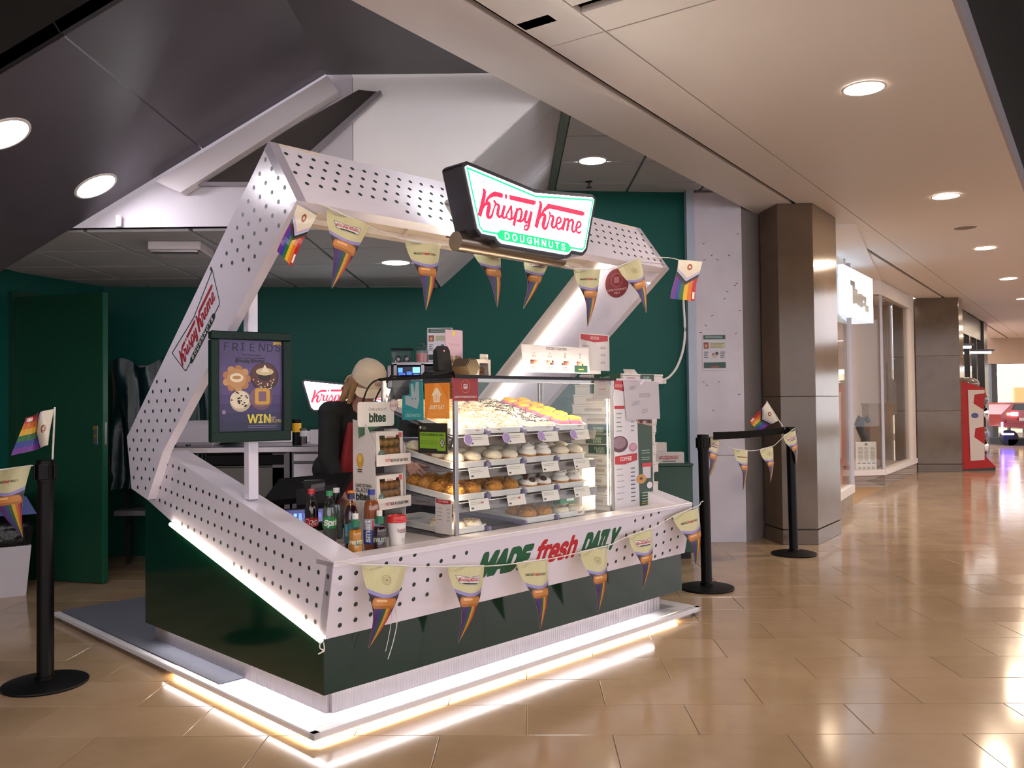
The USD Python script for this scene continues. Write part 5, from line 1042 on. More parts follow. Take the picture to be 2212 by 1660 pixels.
for k, (du, z, m, nm) in enumerate(((.36, 1.03, 'red_pack', 'red'), (.40, 1.105, 'orange_pack', 'orange'))):
    pk = thing('snack_packet', 'small %s packet on the boxes seen through the cabinet' % nm, 'packet', K(1.46 + du, 1.0, z, .12)); part(pk, 'packet_body', bx(0, .13, 0, .08, 0, .072, .006), m); pr = Print(.0004).add(sbox(.02, .03, .11, .05), '#e6c9b8', 0); part(pk, 'packet_print', xf(pr.mesh(), T(0, -.001, 0) @ UPR), 'print')
for k, (du, z, w_, h_) in enumerate(((.02, 1.03, .30, .10), (.10, 1.132, .20, .075))):
    pk = thing('bakery_box', ['larger', 'smaller'][k] + ' white lettered box on the short stack behind the cabinet', 'box', K(1.46 + du, 1.0, z, .12)); part(pk, 'box_body', bx(0, w_, 0, .12, 0, h_, .003), 'box_white')
    pr = Print(.0004); logo(pr, w_ * .55, h_ * .55, w_ * .7, 0, '#9a3844', None, '#7a8480', None, lo=True, back=False); part(pk, 'box_print', xf(pr.mesh(), T(0, -.001, 0) @ UPR), 'print')
# green cupboard at the right with two boxes
q0, q1 = at(1400, 1003, 6.9), at(1496, 1003, 6.9)
gc = thing('green_cupboard', 'low dark green cupboard at the right behind the stall', 'cupboard', T(q0[0], 6.9, 0)); GW = q1[0] - q0[0]; GH = q0[2]
part(gc, 'cupboard_body', bx(0, GW, 0, .5, .05, GH - .02, .004), 'door_green'); part(gc, 'cupboard_top', bx(-.005, GW + .005, -.01, .5, GH - .02, GH, .003), 'door_green'); part(gc, 'plinth', bx(.02, GW - .02, .03, .48, 0, .05), 'base_dark')
for k, (xa, xb, ya, yb, nm) in enumerate(((1413, 1478, 978, 1003, 'front'), (1412, 1441, 957, 1002, 'upright'))):
    a, b = at(xa, yb, 6.95 + .09 * k), at(xb, ya, 6.95 + .09 * k); w, h = b[0] - a[0], b[2] - GH
    bb = thing('bakery_box', '%s white lettered box on the green cupboard' % nm, 'box', T(a[0], 6.95 + .11 * k, GH + .001)); part(bb, 'box_body', bx(0, w, 0, .10, 0, h, .002), 'box_white')
    pr = Print(.0005); logo(pr, w * .5, h * .5, w * .8, 0, '#b0404c', None, '#6a7470', None, lo=True, back=False); part(bb, 'box_print', xf(pr.mesh(), T(0, -.001, 0) @ UPR), 'print')
# white cable on the green wall
solo('wall_cable', cat(tube(catmull([at(1476, 640, 7.66), at(1479, 730, 7.66), at(1466, 785, 7.66), at(1445, 815, 7.66), at(1418, 827, 7.62), at(1400, 850, 7.55)], 7), .011, 7)), 'card_white', 'white cable hanging in a curve at the right end of the green wall', 'cable')
q = at(1433, 824, 7.66); solo('cable_clip', box(.05, .03, .05, (0, 0, 0), .006), 'card_white', 'white clip holding the cable on the green wall', 'clip', M=T(*q))
# round red card sticker in the right frame arm
AU = 2.498; x0, x1, y0, y1 = rect_u([(1314, 583), (1351, 641)], AU)
rs = thing('payment_sticker', 'round red card payments sticker on the lit right frame arm', 'sticker', KM @ frame((AU, (-(x0 + x1) / 2) * -1 * -1 if False else -(x0 + x1) / 2, (y0 + y1) / 2), (0, 1, 0), (0, 0, 1)) @ RY(math.pi))
R_ = (y1 - y0) / 2; pr = Print(.0005).add(circ(0, 0, R_), '#7e1c24', 0).add(circ(0, R_ * .2, R_ * .5).difference(circ(0, R_ * .2, R_ * .45)), '#b8686a').add(rrect(-R_ * .22, R_ * .0, R_ * .22, R_ * .42, .006), '#a86a70').text('CARD PAYMENTS', 0, -R_ * .52, R_ * .14, '#d9b4b0', 1, align=.5).text('ONLY', 0, -R_ * .75, R_ * .14, '#d9b4b0', 1, align=.5)
part(rs, 'sheet', pr.mesh(.001), 'print')

# ================================================================= BACK COUNTER AND WHAT STANDS ON IT
mat('steel', '#a19ca0', .26, metal=.95, noise=(3, '#8b868b', 3, (1, 12, 1))); mat('steel_dark', '#5e5a5e', .35, metal=.8); mat('fridge_grey', '#5b5854', .4, metal=.4); mat('rubber', '#0c0b0d', .6, spec=.2)
BY = 6.55; BZ = .955
bc = thing('back_counter', 'long stainless steel back counter with a drawer unit', 'counter', T(0, BY, 0))
XA, XB = -2.75, .55
part(bc, 'counter_top', bx(XA, XB, -.02, .70, BZ - .045, BZ, .004), 'steel'); part(bc, 'splash_back', bx(XA, XB, .66, .70, BZ, BZ + .10, .003), 'steel')
xd0, xd1 = at(634, 1000, BY)[0], at(756, 1000, BY)[0]
part(bc, 'drawer_cabinet', bx(xd0 - .02, xd1 + .01, .03, .65, .08, BZ - .046), 'steel_dark')
zz = [at(700, y, BY)[2] for y in (959, 1000, 1090)]
part(bc, 'drawer', bx(xd0, xd1 - .02, -.012, .03, zz[1] + .012, BZ - .055, .004), 'steel'); part(bc, 'drawer', bx(xd0, xd1 - .02, -.012, .03, zz[2], zz[1] - .004, .004), 'steel')
q = at(736, 975, BY - .03); part(bc, 'round_knob', xf(lathe([(0, 0), (.03, 0), (.032, .02), (.02, .03), (0, .032)], 20), T(q[0], -.013, q[2]) @ UPR), 'steel', smooth=40, label='round steel knob')
part(bc, 'lower_cabinet', bx(xd1 + .02, XB, .0, .65, .08, BZ - .046), 'steel_dark'); part(bc, 'support_leg', bx(XA + .02, XA + .06, .05, .09, 0, BZ - .05), 'steel_dark'); part(bc, 'side_panel', bx(xd0 - .16, xd0 - .03, .0, .65, .0, BZ - .046), 'steel_dark')
part(bc, 'sink_rim', cat(bx(xd0 + .06, xd1 + .05, .28, .30, BZ, BZ + .12, .003)), 'steel'); part(bc, 'sink_bed', bx(xd0 + .05, xd1 + .05, .06, .28, BZ, BZ + .012, .003), 'steel')
xf0, xf1 = at(440, 1000, BY)[0], at(618, 1000, BY)[0]
fr = thing('under_counter_fridge', 'grey under-counter fridge with a blue lit digit', 'fridge', T(0, BY, 0))
part(fr, 'fridge_body', bx(xf0, xf1, .03, .62, .06, BZ - .050), 'fridge_grey'); part(fr, 'door_panel', bx(xf0 + .02, xf1 - .01, .0, .03, .12, BZ - .155, .006), 'fridge_grey'); part(fr, 'control_strip', bx(xf0 + .01, xf1 - .01, -.004, .03, BZ - .145, BZ - .055, .01), 'rubber'); part(fr, 'dark_gap', bx(xf0, xf1, -.0, .03, BZ - .054, BZ - .048), 'rubber')
mat('blue_digit', '#2040ff', .4, emit=(.05, .15, 1.), power=7.); q = at(489, 974, BY - .005); part(fr, 'blue_digit', xf(ext(text_at('3', 0, -.012, .030), .002), T(q[0], -.0062, q[2]) @ UPR), 'blue_digit'); part(fr, 'maker_plate', bx(xf0 + .06, xf0 + .11, -.003, .0, BZ - .225, BZ - .205), 'steel'); part(fr, 'door_seal', bx(xf0 + .012, xf0 + .02, -.004, .03, .12, BZ - .155), 'rubber')
# second lit sign on the counter
qs = at(738, 857, 7.02); K2 = .80
s2 = thing('counter_sign', 'smaller backlit white sign with red script on the back counter', 'sign', T(qs[0] + .06, 7.0, qs[2]) @ RZ(.06) @ UPR)
part(s2, 'case', ext(affinity.scale(LOGO_OUT.buffer(.02, 4), K2, K2, origin=(0, 0)), .05, -.051), 'sign_case'); part(s2, 'lit_face', ext(affinity.scale(LOGO_OUT, K2, K2, origin=(0, 0)), .004, -.001), 'sign_white', label='glowing white face')
pr = Print(.0006); g = lambda x: affinity.scale(x, K2, K2, origin=(0, 0)); pr.add(g(LOGO_PILL), '#12a060', 2).add(g(LOGO_RED), '#c8304c', 2).add(g(LOGO_WORD), '#e6fff6', 3); part(s2, 'lettering', xf(pr.mesh(), T(0, 0, .0034)), 'sign_ink', label='red script and green band'); part(s2, 'stand_block', bx(-.12, .12, -.40, -.128, -.05, -.01), 'fridge_grey')
# coffee machine with jars on its top
cx0, cx1 = at(838, 800, 6.45)[0], at(990, 800, 6.45)[0]; cz = at(900, 782, 6.45)[2]
co = thing('coffee_machine', 'wide black coffee machine with a blue lit screen on the back counter', 'coffee machine', T(0, 6.47, 0))
part(co, 'machine_body', bx(cx0, cx1, .10, .56, BZ + .30, cz - .02, .015), 'cab_black'); part(co, 'front_fascia', bx(cx0 + .02, cx1 - .01, .02, .10, cz - .20, cz - .03, .01), 'near_black'); part(co, 'back_column', bx(cx0 + .04, cx1 - .04, .30, .56, BZ + .05, BZ + .30), 'cab_black'); part(co, 'base_tray', bx(cx0 + .02, cx1 - .02, .05, .56, BZ + .002, BZ + .06, .006), 'steel_dark'); part(co, 'top_plate', bx(cx0 + .02, cx1, .02, .56, cz - .02, cz, .004), 'steel')
part(co, 'side_cap', bx(cx0 - .02, cx0 + .03, .02, .14, cz - .20, cz - .02, .012), 'steel', label='bright steel side cap')
a, b = at(859, 818, 6.48), at(908, 792, 6.48); pr = Print(.0006).add(sbox(a[0], a[2], b[0], b[2]), '#0c1020', 0); w, h = b[0] - a[0], b[2] - a[2]
for x, y, ww, hh, c in ((.02, .5, .2, .4, '#4f86e8'), (.05, .1, .28, .35, '#2c50b8'), (.40, .12, .22, .45, '#2f5ac8'), (.66, .45, .32, .5, '#6fb0ff'), (.7, .08, .25, .3, '#3563cc')): pr.add(sbox(a[0] + w * x, a[2] + h * y, a[0] + w * (x + ww), a[2] + h * (y + hh)), c, 1)
part(co, 'lit_screen', xf(pr.mesh(.002), T(0, .012, 0) @ UPR), 'screen'); part(co, 'screen_frame', cat(bx(a[0] - .03, a[0] - .005, .008, .03, a[2] - .01, b[2] + .02), bx(b[0] + .005, b[0] + .03, .008, .03, a[2] - .01, b[2] + .02), bx(a[0] - .03, b[0] + .03, .008, .03, b[2] + .012, b[2] + .03)), 'steel')
part(co, 'nozzle', cat(bx(cx0 + .15, cx0 + .25, .06, .16, cz - .28, cz - .2, .01)), 'steel')
mat('beans', '#2b1a12', .5); mat('pink_sweets', '#a0605c', .5)
def jar(x, lb, w, lid, fill, h):
    j = thing('glass_jar', lb, 'jar', T(x, 6.75, cz + .001))
    return j
x = at(869, 770, 6.75)[0]; j = jar(x, 'square clear bean hopper with a black lid on the coffee machine', .14, 0, 0, 0); part(j, 'jar_wall', bx(-.075, .075, -.07, .07, 0, .105), 'clear_plastic'); part(j, 'lid', bx(-.082, .082, -.077, .077, .105, .118, .003), 'cab_black')
for s in (-.034, .034): part(j, 'dome', cat(ball(.026, 2, (1, 1, 1.2), (s, 0, .034))), 'steel', smooth=True)
x = at(911, 760, 6.75)[0]; j = jar(x, 'round clear jar of pink sweets with a glass lid on the coffee machine', .1, 0, 0, 0); part(j, 'jar_wall', lathe([(.0, .001), (.050, .001), (.052, .01), (.052, .105), (.040, .118)], 20), 'clear_plastic', smooth=30); part(j, 'sweets', lathe([(0, .004), (.046, .004), (.048, .07), (.03, .082), (0, .078)], 14), 'pink_sweets'); part(j, 'lid', lathe([(.042, .118), (.044, .132), (.02, .146), (.018, .16), (0, .162)], 20), 'clear_plastic', smooth=30)
def notice(pr, w, h):
    pr.add(sbox(0, 0, w, h), '#c3bfc6', 0).add(sbox(w * .04, h * .86, w * .96, h * .98), '#26453c').lines(w * .12, w * .88, h * .95, h * .018, 2, h * .035, '#8fa39a', 2, rag=.1)
    pr.add(sbox(w * .05, h * .60, w * .26, h * .78), '#7a4038').add(circ(w * .15, h * .68, w * .06, h * .05), '#c98a5a', 2).add(sbox(w * .30, h * .62, w * .95, h * .78), '#b9b294').lines(w * .34, w * .9, h * .75, h * .016, 4, h * .034, '#8f8a70', 2)
    pr.add(circ(w * .5, h * .42, w * .12, h * .07), '#b5a29a').add(circ(w * .44, h * .45, w * .05, h * .03), '#a8684a', 2).add(circ(w * .60, h * .47, w * .07, h * .045), '#3a4648', 2)
    for x in (.06, .74): pr.lines(w * x, w * (x + .2), h * .52, h * .03, 4, h * .05, '#6a6a72', 1, rag=.3)
    pr.add(sbox(w * .04, h * .06, w * .96, h * .22), '#26453c').add(sbox(w * .35, h * .075, w * .66, h * .11), '#a83a3c', 2)
def sheet(name, lb, cat_, P, Y, rot=0., th=.004, draw=notice):
    a, b = at(*P[0], Y), at(*P[1], Y); w, h = b[0] - a[0], a[2] - b[2]; pr = Print(.0006); draw(pr, w, h)
    t = thing(name, lb, cat_, T(a[0], Y, b[2]) @ RZ(rot) @ UPR); part(t, 'sheet', pr.mesh(th), 'print'); return t
n1 = sheet('notice_sheet', 'printed notice in a clear stand on the coffee machine', 'notice', [(923, 709), (978, 782)], 6.85); part(n1, 'stand_frame', cat(bx(-.012, .0, -.0, .255, -.012, .004)), 'clear_plastic')
n2 = sheet('notice_sheet', 'printed notice taped on the white pier', 'notice', [(1517, 723), (1570, 800)], 7.695)
# small things on the counter, left
for k, (px, py, h, r, m, lb) in enumerate(((641, 905, .20, .035, 'cab_black', 'dark yellow-banded tin left of the counter sign'), (655, 925, .13, .03, 'steel_dark', 'small pale-topped jar left of the counter sign'))):
    q = at(px, 930, 6.8); t = thing('counter_tin', lb, 'tin', T(q[0] + .0, 6.8, BZ + .001)); part(t, 'tin_body', lathe([(0, 0), (r, 0), (r, h), (0, h)], 18), m, smooth=30); part(t, 'band', lathe([(r + .001, h * .5), (r + .001, h * .85), (r, h * .86), (r, h * .5)], 18), 'top_yellow' if k == 0 else 'cap_white')
q = at(425, 915, 6.85); pb = thing('paper_rolls', 'pale wrapped paper pack on the counter left of the poster', 'paper pack', T(q[0], 6.85, BZ + .001)); part(pb, 'pack', bx(-.16, .18, -.1, .1, 0, .20, .03), 'wall_white')
# tarpaulin covered rack in the corner
mat('tarp', '#0c2c30', .3, bump=(8, .5)); mat('shelf_grey', '#7c7a80', .5)
q = at(240, 1160, 6.7); q2 = at(420, 1160, 6.7)
rk = thing('covered_rack', 'rack covered by a dark teal plastic sheet in the back corner', 'rack', T(0, 6.85, 0))
nx, nz = 26, 14; xs = np.linspace(q[0] - .05, q2[0] + .1, nx); zs_ = np.linspace(.62, 1.62, nz); g = RNG
V = np.array([[x, -.04 - .05 * math.sin(i * 1.7) * (1 - j / nz) - .03 * math.sin(i * .9 + j * .5), z + (.04 * math.sin(i * .6) if j == nz - 1 else 0)] for j, z in enumerate(zs_) for i, x in enumerate(xs)])
F = np.array([[j * nx + i, j * nx + i + 1, (j + 1) * nx + i + 1, (j + 1) * nx + i] for j in range(nz - 1) for i in range(nx - 1)]); F = np.vstack([F[:, [0, 1, 2]], F[:, [0, 2, 3]]])
Vb = V.copy(); Vb[:, 1] += .004
part(rk, 'plastic_sheet', cat((V, F), (Vb, F[:, ::-1])), 'tarp', smooth=True); part(rk, 'rack_shelf', bx(q[0] - .05, q2[0] + .1, .0, .38, .40, .44), 'shelf_grey'); part(rk, 'rack_top', bx(q[0] - .03, q2[0] + .08, .02, .38, 1.56, 1.6), 'shelf_grey')
for x in (q[0], q2[0]): part(rk, 'rack_leg', bx(x, x + .03, .1, .13, 0, 1.56), 'steel_dark')

# ================================================================= BARRIER POSTS, BELT, BUNTING, FLAGS
mat('post_black', '#080607', .4, spec=.15); mat('post_base', '#0c0a0c', .5, spec=.2); mat('belt_black', '#070607', .9, spec=.1); mat('string_white', '#d6d2cc', .7)
POSTS = []
def post(x, y, h, lb, lean=0.):
    t = thing('barrier_post', lb, 'barrier post', T(x, y, 0) @ RY(lean), 'black barrier posts')
    part(t, 'base', lathe([(0, .0), (.178, .0), (.182, .006), (.180, .012), (.14, .022), (.06, .028), (0, .029)], 48), 'post_base', smooth=40)
    part(t, 'pole', lathe([(.036, .026), (.036, h - .10)], 28), 'post_black', smooth=60)
    part(t, 'head', lathe([(0, h - .105), (.039, h - .105), (.040, h - .10), (.040, h - .006), (.036, h), (0, h)], 28), 'post_black', smooth=40)
    for a in (0, math.pi / 2, math.pi, -math.pi / 2): part(t, 'belt_slot', xf(bx(-.022, .022, -.046, -.036, h - .09, h - .02, .003), RZ(a + .3)), 'post_black')
    part(t, 'collar', lathe([(.036, .028), (.043, .028), (.043, .04), (.036, .044)], 28), 'post_black')
    return t
P1, P2, P3 = atz(98, 1479, 0), atz(1527, 1272, 0), atz(1715, 1198, 0)
post(P1[0], P1[1], 1.03, 'black barrier post at the left edge with a small flag'); post(P2[0], P2[1], 1.04, 'black barrier post at the right corner of the stall', -.010); post(P3[0], P3[1], 1.045, 'black barrier post farther back before the marble pillar', -.012)
h0, h1 = at(1541, 942, P2[1] + .03), at(1694, 930, P3[1] - .03)
d = (h1 - h0); n = np.array([-d[1], d[0], 0]); n /= np.linalg.norm(n)
q = [h0 + d * t + np.array([0, 0, -.03 * 4 * t * (1 - t) * .3]) for t in np.linspace(0, 1, 8)]
belt = cat(*[hull([a + s * n * .0015 + np.array([0, 0, z]) for a in (q[i], q[i + 1]) for s in (-1, 1) for z in (-.026, .026)]) for i in range(7)])
solo('barrier_belt', belt, 'belt_black', 'black barrier belt stretched between the two right posts', 'barrier belt')
def bend_tri(A, B, Tp, bulge, curl):
    A, B, Tp = map(np.asarray, (A, B, Tp)); n = np.cross(B - A, Tp - A); n /= np.linalg.norm(n); n = n if n[1] < 0 else -n; sx = (B - A) / np.linalg.norm(B - A); L = np.linalg.norm(Tp - (A + B) / 2)
    def f(V):
        v = -V[:, 1]; w = 1 - v
        P = A * (w / 2 - V[:, 0])[:, None] + B * (w / 2 + V[:, 0])[:, None] + Tp * v[:, None]
        return P + n * (bulge * np.sin(math.pi * v) + .02 * np.sin(V[:, 0] * 6 + v * 4) * w + V[:, 2] * 1.0)[:, None] + sx * (curl * L * (v * v - v))[:, None]
    return f
_tri = Polygon([(-.5, 0), (.5, 0), (0, -1)])
def pennant_print(kind, dim=1.0):
    pr = Print(.0006)
    pr.add(_tri, '#c2bb90', 0)
    wav = [(x, -.285 - .05 * math.cos(x * 5)) for x in np.linspace(-.5, .5, 13)]; wav2 = [(x, y - .045) for x, y in wav]; wav3 = [(x, y - .075) for x, y in wav]
    low = lambda w: Polygon(w + [(.6, -1.2), (-.6, -1.2)]).intersection(_tri)
    pr.add(low(wav), '#8f86b8', 1).add(low(wav2), '#3a3040', 2).add(low(wav3), '#17131c', 3)
    x0 = [-.235, -.13, -.03, .045, .115, .165, .215]; cs = ['#4a2c66', '#2f3f6e', '#2c5a36', '#c2982c', '#b4622c', '#9c2c34']; cs = ['#46285e', '#37386c', '#2b5534', '#c49c2e', '#b5652e', '#9e3038']
    for i in range(6):
        a, b = x0[i], x0[i + 1]; pr.add(Polygon([(a, -.48), (b, -.48), (b * .82, -.66), (0.0 + (b * .02), -1), (a * .02, -1), (a * .82, -.66)]).buffer(0).intersection(_tri), cs[i], 4)
    pr.add(rrect(-.27, -.505, .27, -.375, .06).intersection(_tri), '#a5642a', 5).add(rrect(-.25, -.47, .25, -.39, .038).intersection(_tri), '#bf7c3a', 6).add(rrect(-.20, -.425, .02, -.395, .014), '#dfae78', 7)
    if kind == 'ring': pr.add(circ(0, -.165, .085, .055).difference(circ(0, -.165, .078, .050)), '#9b8458', 2).add(circ(0, -.165, .055, .036).difference(circ(0, -.165, .049, .032)), '#9b8458', 2).add(circ(0, -.165, .022, .014), '#9b8458', 2)
    if kind == 'words': pr.add(text_at('MADE', -.27, -.19, .035, bold=2, maxw=.17, sx=1.4), '#2f3a2c', 2).add(text_at('fresh', -.10, -.192, .048, bold=2, shear=.3, sx=1.35, maxw=.17), '#b02c34', 2).add(text_at('DAILY', .09, -.19, .035, bold=2, maxw=.17, sx=1.4), '#2f3a2c', 2)
    if kind == 'emblem':
        g = Print(); logo(g, 0, 0, .55, 1, '#a8323e', '#2c3a34', '#2c3a34', None, lo=True, fill='#d9d4cc')
        for q, c, lay in g.it: pr.it.append((affinity.translate(affinity.scale(q, 1, .62, origin=(0, 0)), 0, -.165), c, lay + 1))
    return pr
KINDS = {'ring': 'round ring emblem', 'words': 'printed words', 'emblem': 'red script emblem'}
PEN = []
def pennant(tl, tr, tip, plane, kind, where, group, bulge=.03, curl=.0):
    A, B, C = (plane(*p) for p in (tl, tr, tip))
    t = thing('bunting_pennant', 'cream and rainbow pennant with %s, %s' % (KINDS[kind], where), 'pennant', None, group)
    part(t, 'printed_cloth', pennant_print(kind).mesh(.0006, bend_tri(A, B, C, bulge, curl), .07), 'print'); hem = tube([A + (0, 0, .002), (A + B) / 2 + (0, 0, .002), B + (0, 0, .002)], .0035, 6); part(t, 'hem', hem, 'string_white'); return A, B
sp = lambda s: (lambda x, y: kw(at_s(x, y, s)[0], s, at_s(x, y, s)[1]))
def string(pts, lb, sag=.0, r=.0026):
    p = np.array(pts); solo('bunting_string', tube(catmull(p, 5), r, 6), 'string_white', lb, 'string')
g = 'pennants along the stall front'; S1 = sp(-.115)
E = []
for i, (tl, tr, tip, kd, cu) in enumerate((((782, 1221), (877, 1224), (796, 1401), 'ring', -.05), ((967, 1225), (1045, 1224), (989, 1390), 'emblem', -.10), ((1116, 1218), (1182, 1209), (1167, 1361), 'words', .10), ((1253, 1194), (1310, 1181), (1292, 1324), 'ring', .10), ((1358, 1159), (1408, 1143), (1388, 1274), 'emblem', .06), ((1453, 1117), (1506, 1095), (1503, 1221), 'words', .08))):
    E += list(pennant(tl, tr, tip, S1, kd, ['leftmost', 'second', 'third', 'fourth', 'fifth', 'rightmost'][i] + ' on the stall front', g, .035, cu))
string([S1(722, 1214), S1(740, 1214)] + E + [S1(1514, 1086), S1(1519, 1083)], 'white bunting string along the front of the stall')
solo('string_ends', tube(catmull([S1(860, 1226), S1(852, 1300), S1(858, 1340), S1(850, 1385), S1(838, 1425)], 5), .0018, 5), 'string_white', 'loose white string end hanging before the green base', 'string')
solo('string_ends', tube(catmull([S1(846, 1226), S1(846, 1330), S1(840, 1375), S1(833, 1408)], 5), .0014, 5), 'string_white', 'shorter loose string end left of the other before the base', 'string')
g = 'pennants across the stall opening'; S2 = sp(.08); E = []
for i, (tl, tr, tip, kd, cu) in enumerate((((706.6, 447.8), (797, 489.8), (716, 624), 'emblem', 0), ((875, 518.5), (951, 530), (920, 671), 'words', 0), ((1016, 528), (1079, 537), (1074, 664), 'ring', 0), ((1134, 550), (1189, 559), (1130, 668), 'emblem', 0), ((1240, 581), (1296, 584), (1269, 706), 'words', 0), ((1335, 577), (1382, 558), (1396, 677), 'ring', 0))):
    E += list(pennant(tl, tr, tip, S2, kd, ['leftmost', 'second', 'third', 'fourth', 'fifth', 'rightmost'][i] + ' across the opening', g, .02, cu))
string([S2(683, 440)] + E + [S2(1440, 557), S2(1465, 561)], 'white bunting string across the stall opening')
g = 'pennants between the right posts'; YB = lambda x, y: at(x, y, float(np.interp(x, [1523, 1717], [P2[1], P3[1] - .02]))); E = []
for i, (tl, tr, tip, kd) in enumerate((((1524, 938), (1554, 953), (1528, 1042), 'emblem'), ((1586, 971), (1614, 974.5), (1605, 1059), 'words'), ((1642.5, 972), (1669, 965), (1664, 1043), 'ring'), ((1693, 944), (1717, 926), (1720, 1006), 'emblem'))):
    E += list(pennant(tl, tr, tip, YB, kd, ['leftmost', 'second', 'third', 'rightmost'][i] + ' between the right posts', g, .02, .04))
string(E, 'white bunting string between the two right posts')
YL = lambda x, y: at(x, y, P1[1] + .02)
A, B = pennant((-34, 1021), (68, 1007), (50, 1162), YL, 'words', 'beside the left post', 'pennants at the left edge', .03, .08)
string([A + (A - B) * .6, A, B, YL(86, 1002)], 'white bunting string tied to the left post')
# small flags on sticks
def quad_map(A, B, Cc, D, wave):
    A, B, Cc, D = map(np.asarray, (A, B, Cc, D)); n = np.cross(B - A, D - A); n /= np.linalg.norm(n); n = n if n[1] < 0 else -n
    def f(V):
        u, v = V[:, 0][:, None], V[:, 1][:, None]
        return A * (1 - u) * (1 - v) + B * u * (1 - v) + Cc * u * v + D * (1 - u) * v + n * (wave * np.sin(v * 5.5 + u * 1.5) + V[:, 2:3])
    return f
def flag(A, B, Cc, D, lb, M='print', wave=.012, rev=False, stick=None, sm='string_white'):
    t = thing('hand_flag', lb, 'flag', None, 'small rainbow hand flags'); pr = Print(.0006); pr.add(sbox(0, 0, 1, 1), '#d9d0bc', 0)
    cs = ['#6a2c8a', '#2f3f8e', '#2c6a3c', '#d9a82c', '#d0702a', '#b0282e']; cs = cs[::-1] if rev else cs
    for i in range(6):
        lo = .28 + .0; g = sbox(i / 6, .30, (i + 1) / 6, 1); pr.add(g, cs[i], 1)
    for k, c in ((.62, '#4a3426'), (.57, '#17120f'), (.53, '#a9c0e0'), (.49, '#c9a0c0'), (.45, '#d9d0bc')):
        pr.add(Polygon([(0, 0), (1, 0), (1, k - .22), (.5, k), (0, k - .22)]), c, 2 + (.7 - k) * 10)
    pr.add(circ(.5, .17, .11, .08).difference(circ(.5, .17, .05, .035)), '#9c4a2a', 5).add(sbox(.86 if not rev else .04, .78, .96 if not rev else .14, .95), '#e6d6d0', 5)
    part(t, 'printed_flag', pr.mesh(.0006, quad_map(A, B, Cc, D, wave), .09), M)
    if stick: part(t, 'stick', tube(stick, .0045, 7), sm)
    return t
flag(S2(641, 442), S2(681, 467), S2(629, 577), S2(600, 543), 'glossy rainbow flag hanging from the upper left corner of the opening', 'print_gloss', .008, stick=[S2(616, 425), S2(650, 443), S2(684, 463)], sm='clear_plastic')
S7 = sp(-.02); flag(S7(1464.7, 561), S7(1514.5, 566), S7(1499, 651), S7(1449.5, 645), 'rainbow flag hanging at the right end of the upper string', wave=.006)
flag(YL(117.5, 884), YL(113, 961), YL(30, 984), YL(50, 903), 'small rainbow flag on a white stick at the left post', wave=.035, rev=True, stick=[YL(118.5, 880), YL(115, 960), YL(111, 1047)])
YR = lambda x, y: at(x, y, P3[1] - .06); flag(YR(1656, 869), YR(1679, 909), YR(1638, 934), YR(1620, 911), 'small rainbow flag on a stick at the far right post', wave=.02, rev=True, stick=[YR(1656, 867), YR(1691, 922)])

# ================================================================= FAR MALL OBJECTS
mat('machine_red', '#a5130f', .4, spec=.25); mat('machine_white', '#c9b9ad', .5); mat('chrome', '#b9b4ae', .12, metal=1.); mat('globe_grey', '#6f625c', .12, spec=.8); mat('badge_blue', '#3a3f7a', .4)
GY = 14.9; gx = lambda x: at(x, 950, GY)[0]; gz = lambda y: at(2115, y, GY)[2]
gm = thing('gumball_machine', 'tall red and white sweet vending machine with grey globes', 'vending machine', T(0, GY, 0))
def gp(P): return Polygon([(at(x, y, GY)[0], at(x, y, GY)[2]) for x, y in P])
def up(poly, y0, th): return xf(ext(poly, th), T(0, y0 + th, 0) @ UPR)
part(gm, 'side_frame', up(gp([(2077, 824), (2126, 838), (2130, 850), (2125, 870), (2128, 985), (2152, 1010), (2078, 1015)]), 0, .5), 'machine_red'); part(gm, 'white_panel', up(gp([(2090, 843), (2126, 843), (2126, 850), (2104, 853), (2102, 872), (2124, 886), (2124, 922), (2106, 926), (2104, 945), (2126, 960), (2126, 994), (2096, 996)]), -.012, .012), 'machine_white')
for y in (863, 936):
    q = at(2117, y, GY + .15); part(gm, 'globe', ball(.135, 2, (1, .9, 1), (q[0], .15, q[2])), 'globe_grey', smooth=True); q = at(2124, y + 24, GY + .15); part(gm, 'coin_head', lathe([(0, -.06), (.07, -.06), (.09, .02), (.06, .06), (0, .06)], 14).__class__ and xf(lathe([(0, -.08), (.07, -.08), (.09, .02), (.06, .08), (0, .08)], 14), T(q[0], .15, q[2] - .04)), 'chrome', smooth=40)
part(gm, 'top_globe', ball(.19, 2, (1, 1, .62), (at(2106, 828, GY)[0], .25, gz(829))), 'globe_grey', smooth=True); part(gm, 'badge', up(affinity.scale(circ(0, 0, .055), 1, .8), -.016, .004).__class__ and xf(ext(circ(0, 0, .06, .045), .006), T(at(2105, 898, GY)[0], -.013, gz(898)) @ UPR), 'badge_blue', label='round blue badge'); part(gm, 'base_foot', up(gp([(2080, 1012), (2152, 1007), (2152, 1018), (2140, 1020), (2080, 1020)]), .02, .45), 'near_black'); part(gm, 'chrome_column', up(gp([(2122, 884), (2132, 884), (2132, 925), (2122, 925)]), .1, .1), 'chrome'); part(gm, 'chrome_column', up(gp([(2122, 958), (2132, 958), (2134, 992), (2122, 992)]), .1, .1), 'chrome')
CY = 22.5; mat('car_red', '#8a1414', .2, coat=.6); mat('car_glass', '#120f12', .08); mat('head_lamp', '#ffffff', .4, emit=(.95, .95, 1.), power=8.); mat('side_lamp', '#ffb030', .4, emit=(1, .55, .1), power=6.); mat('blue_neon', '#2020ff', .4, emit=(.08, .05, 1.), power=16.); mat('tyre', '#0b0a0b', .7)
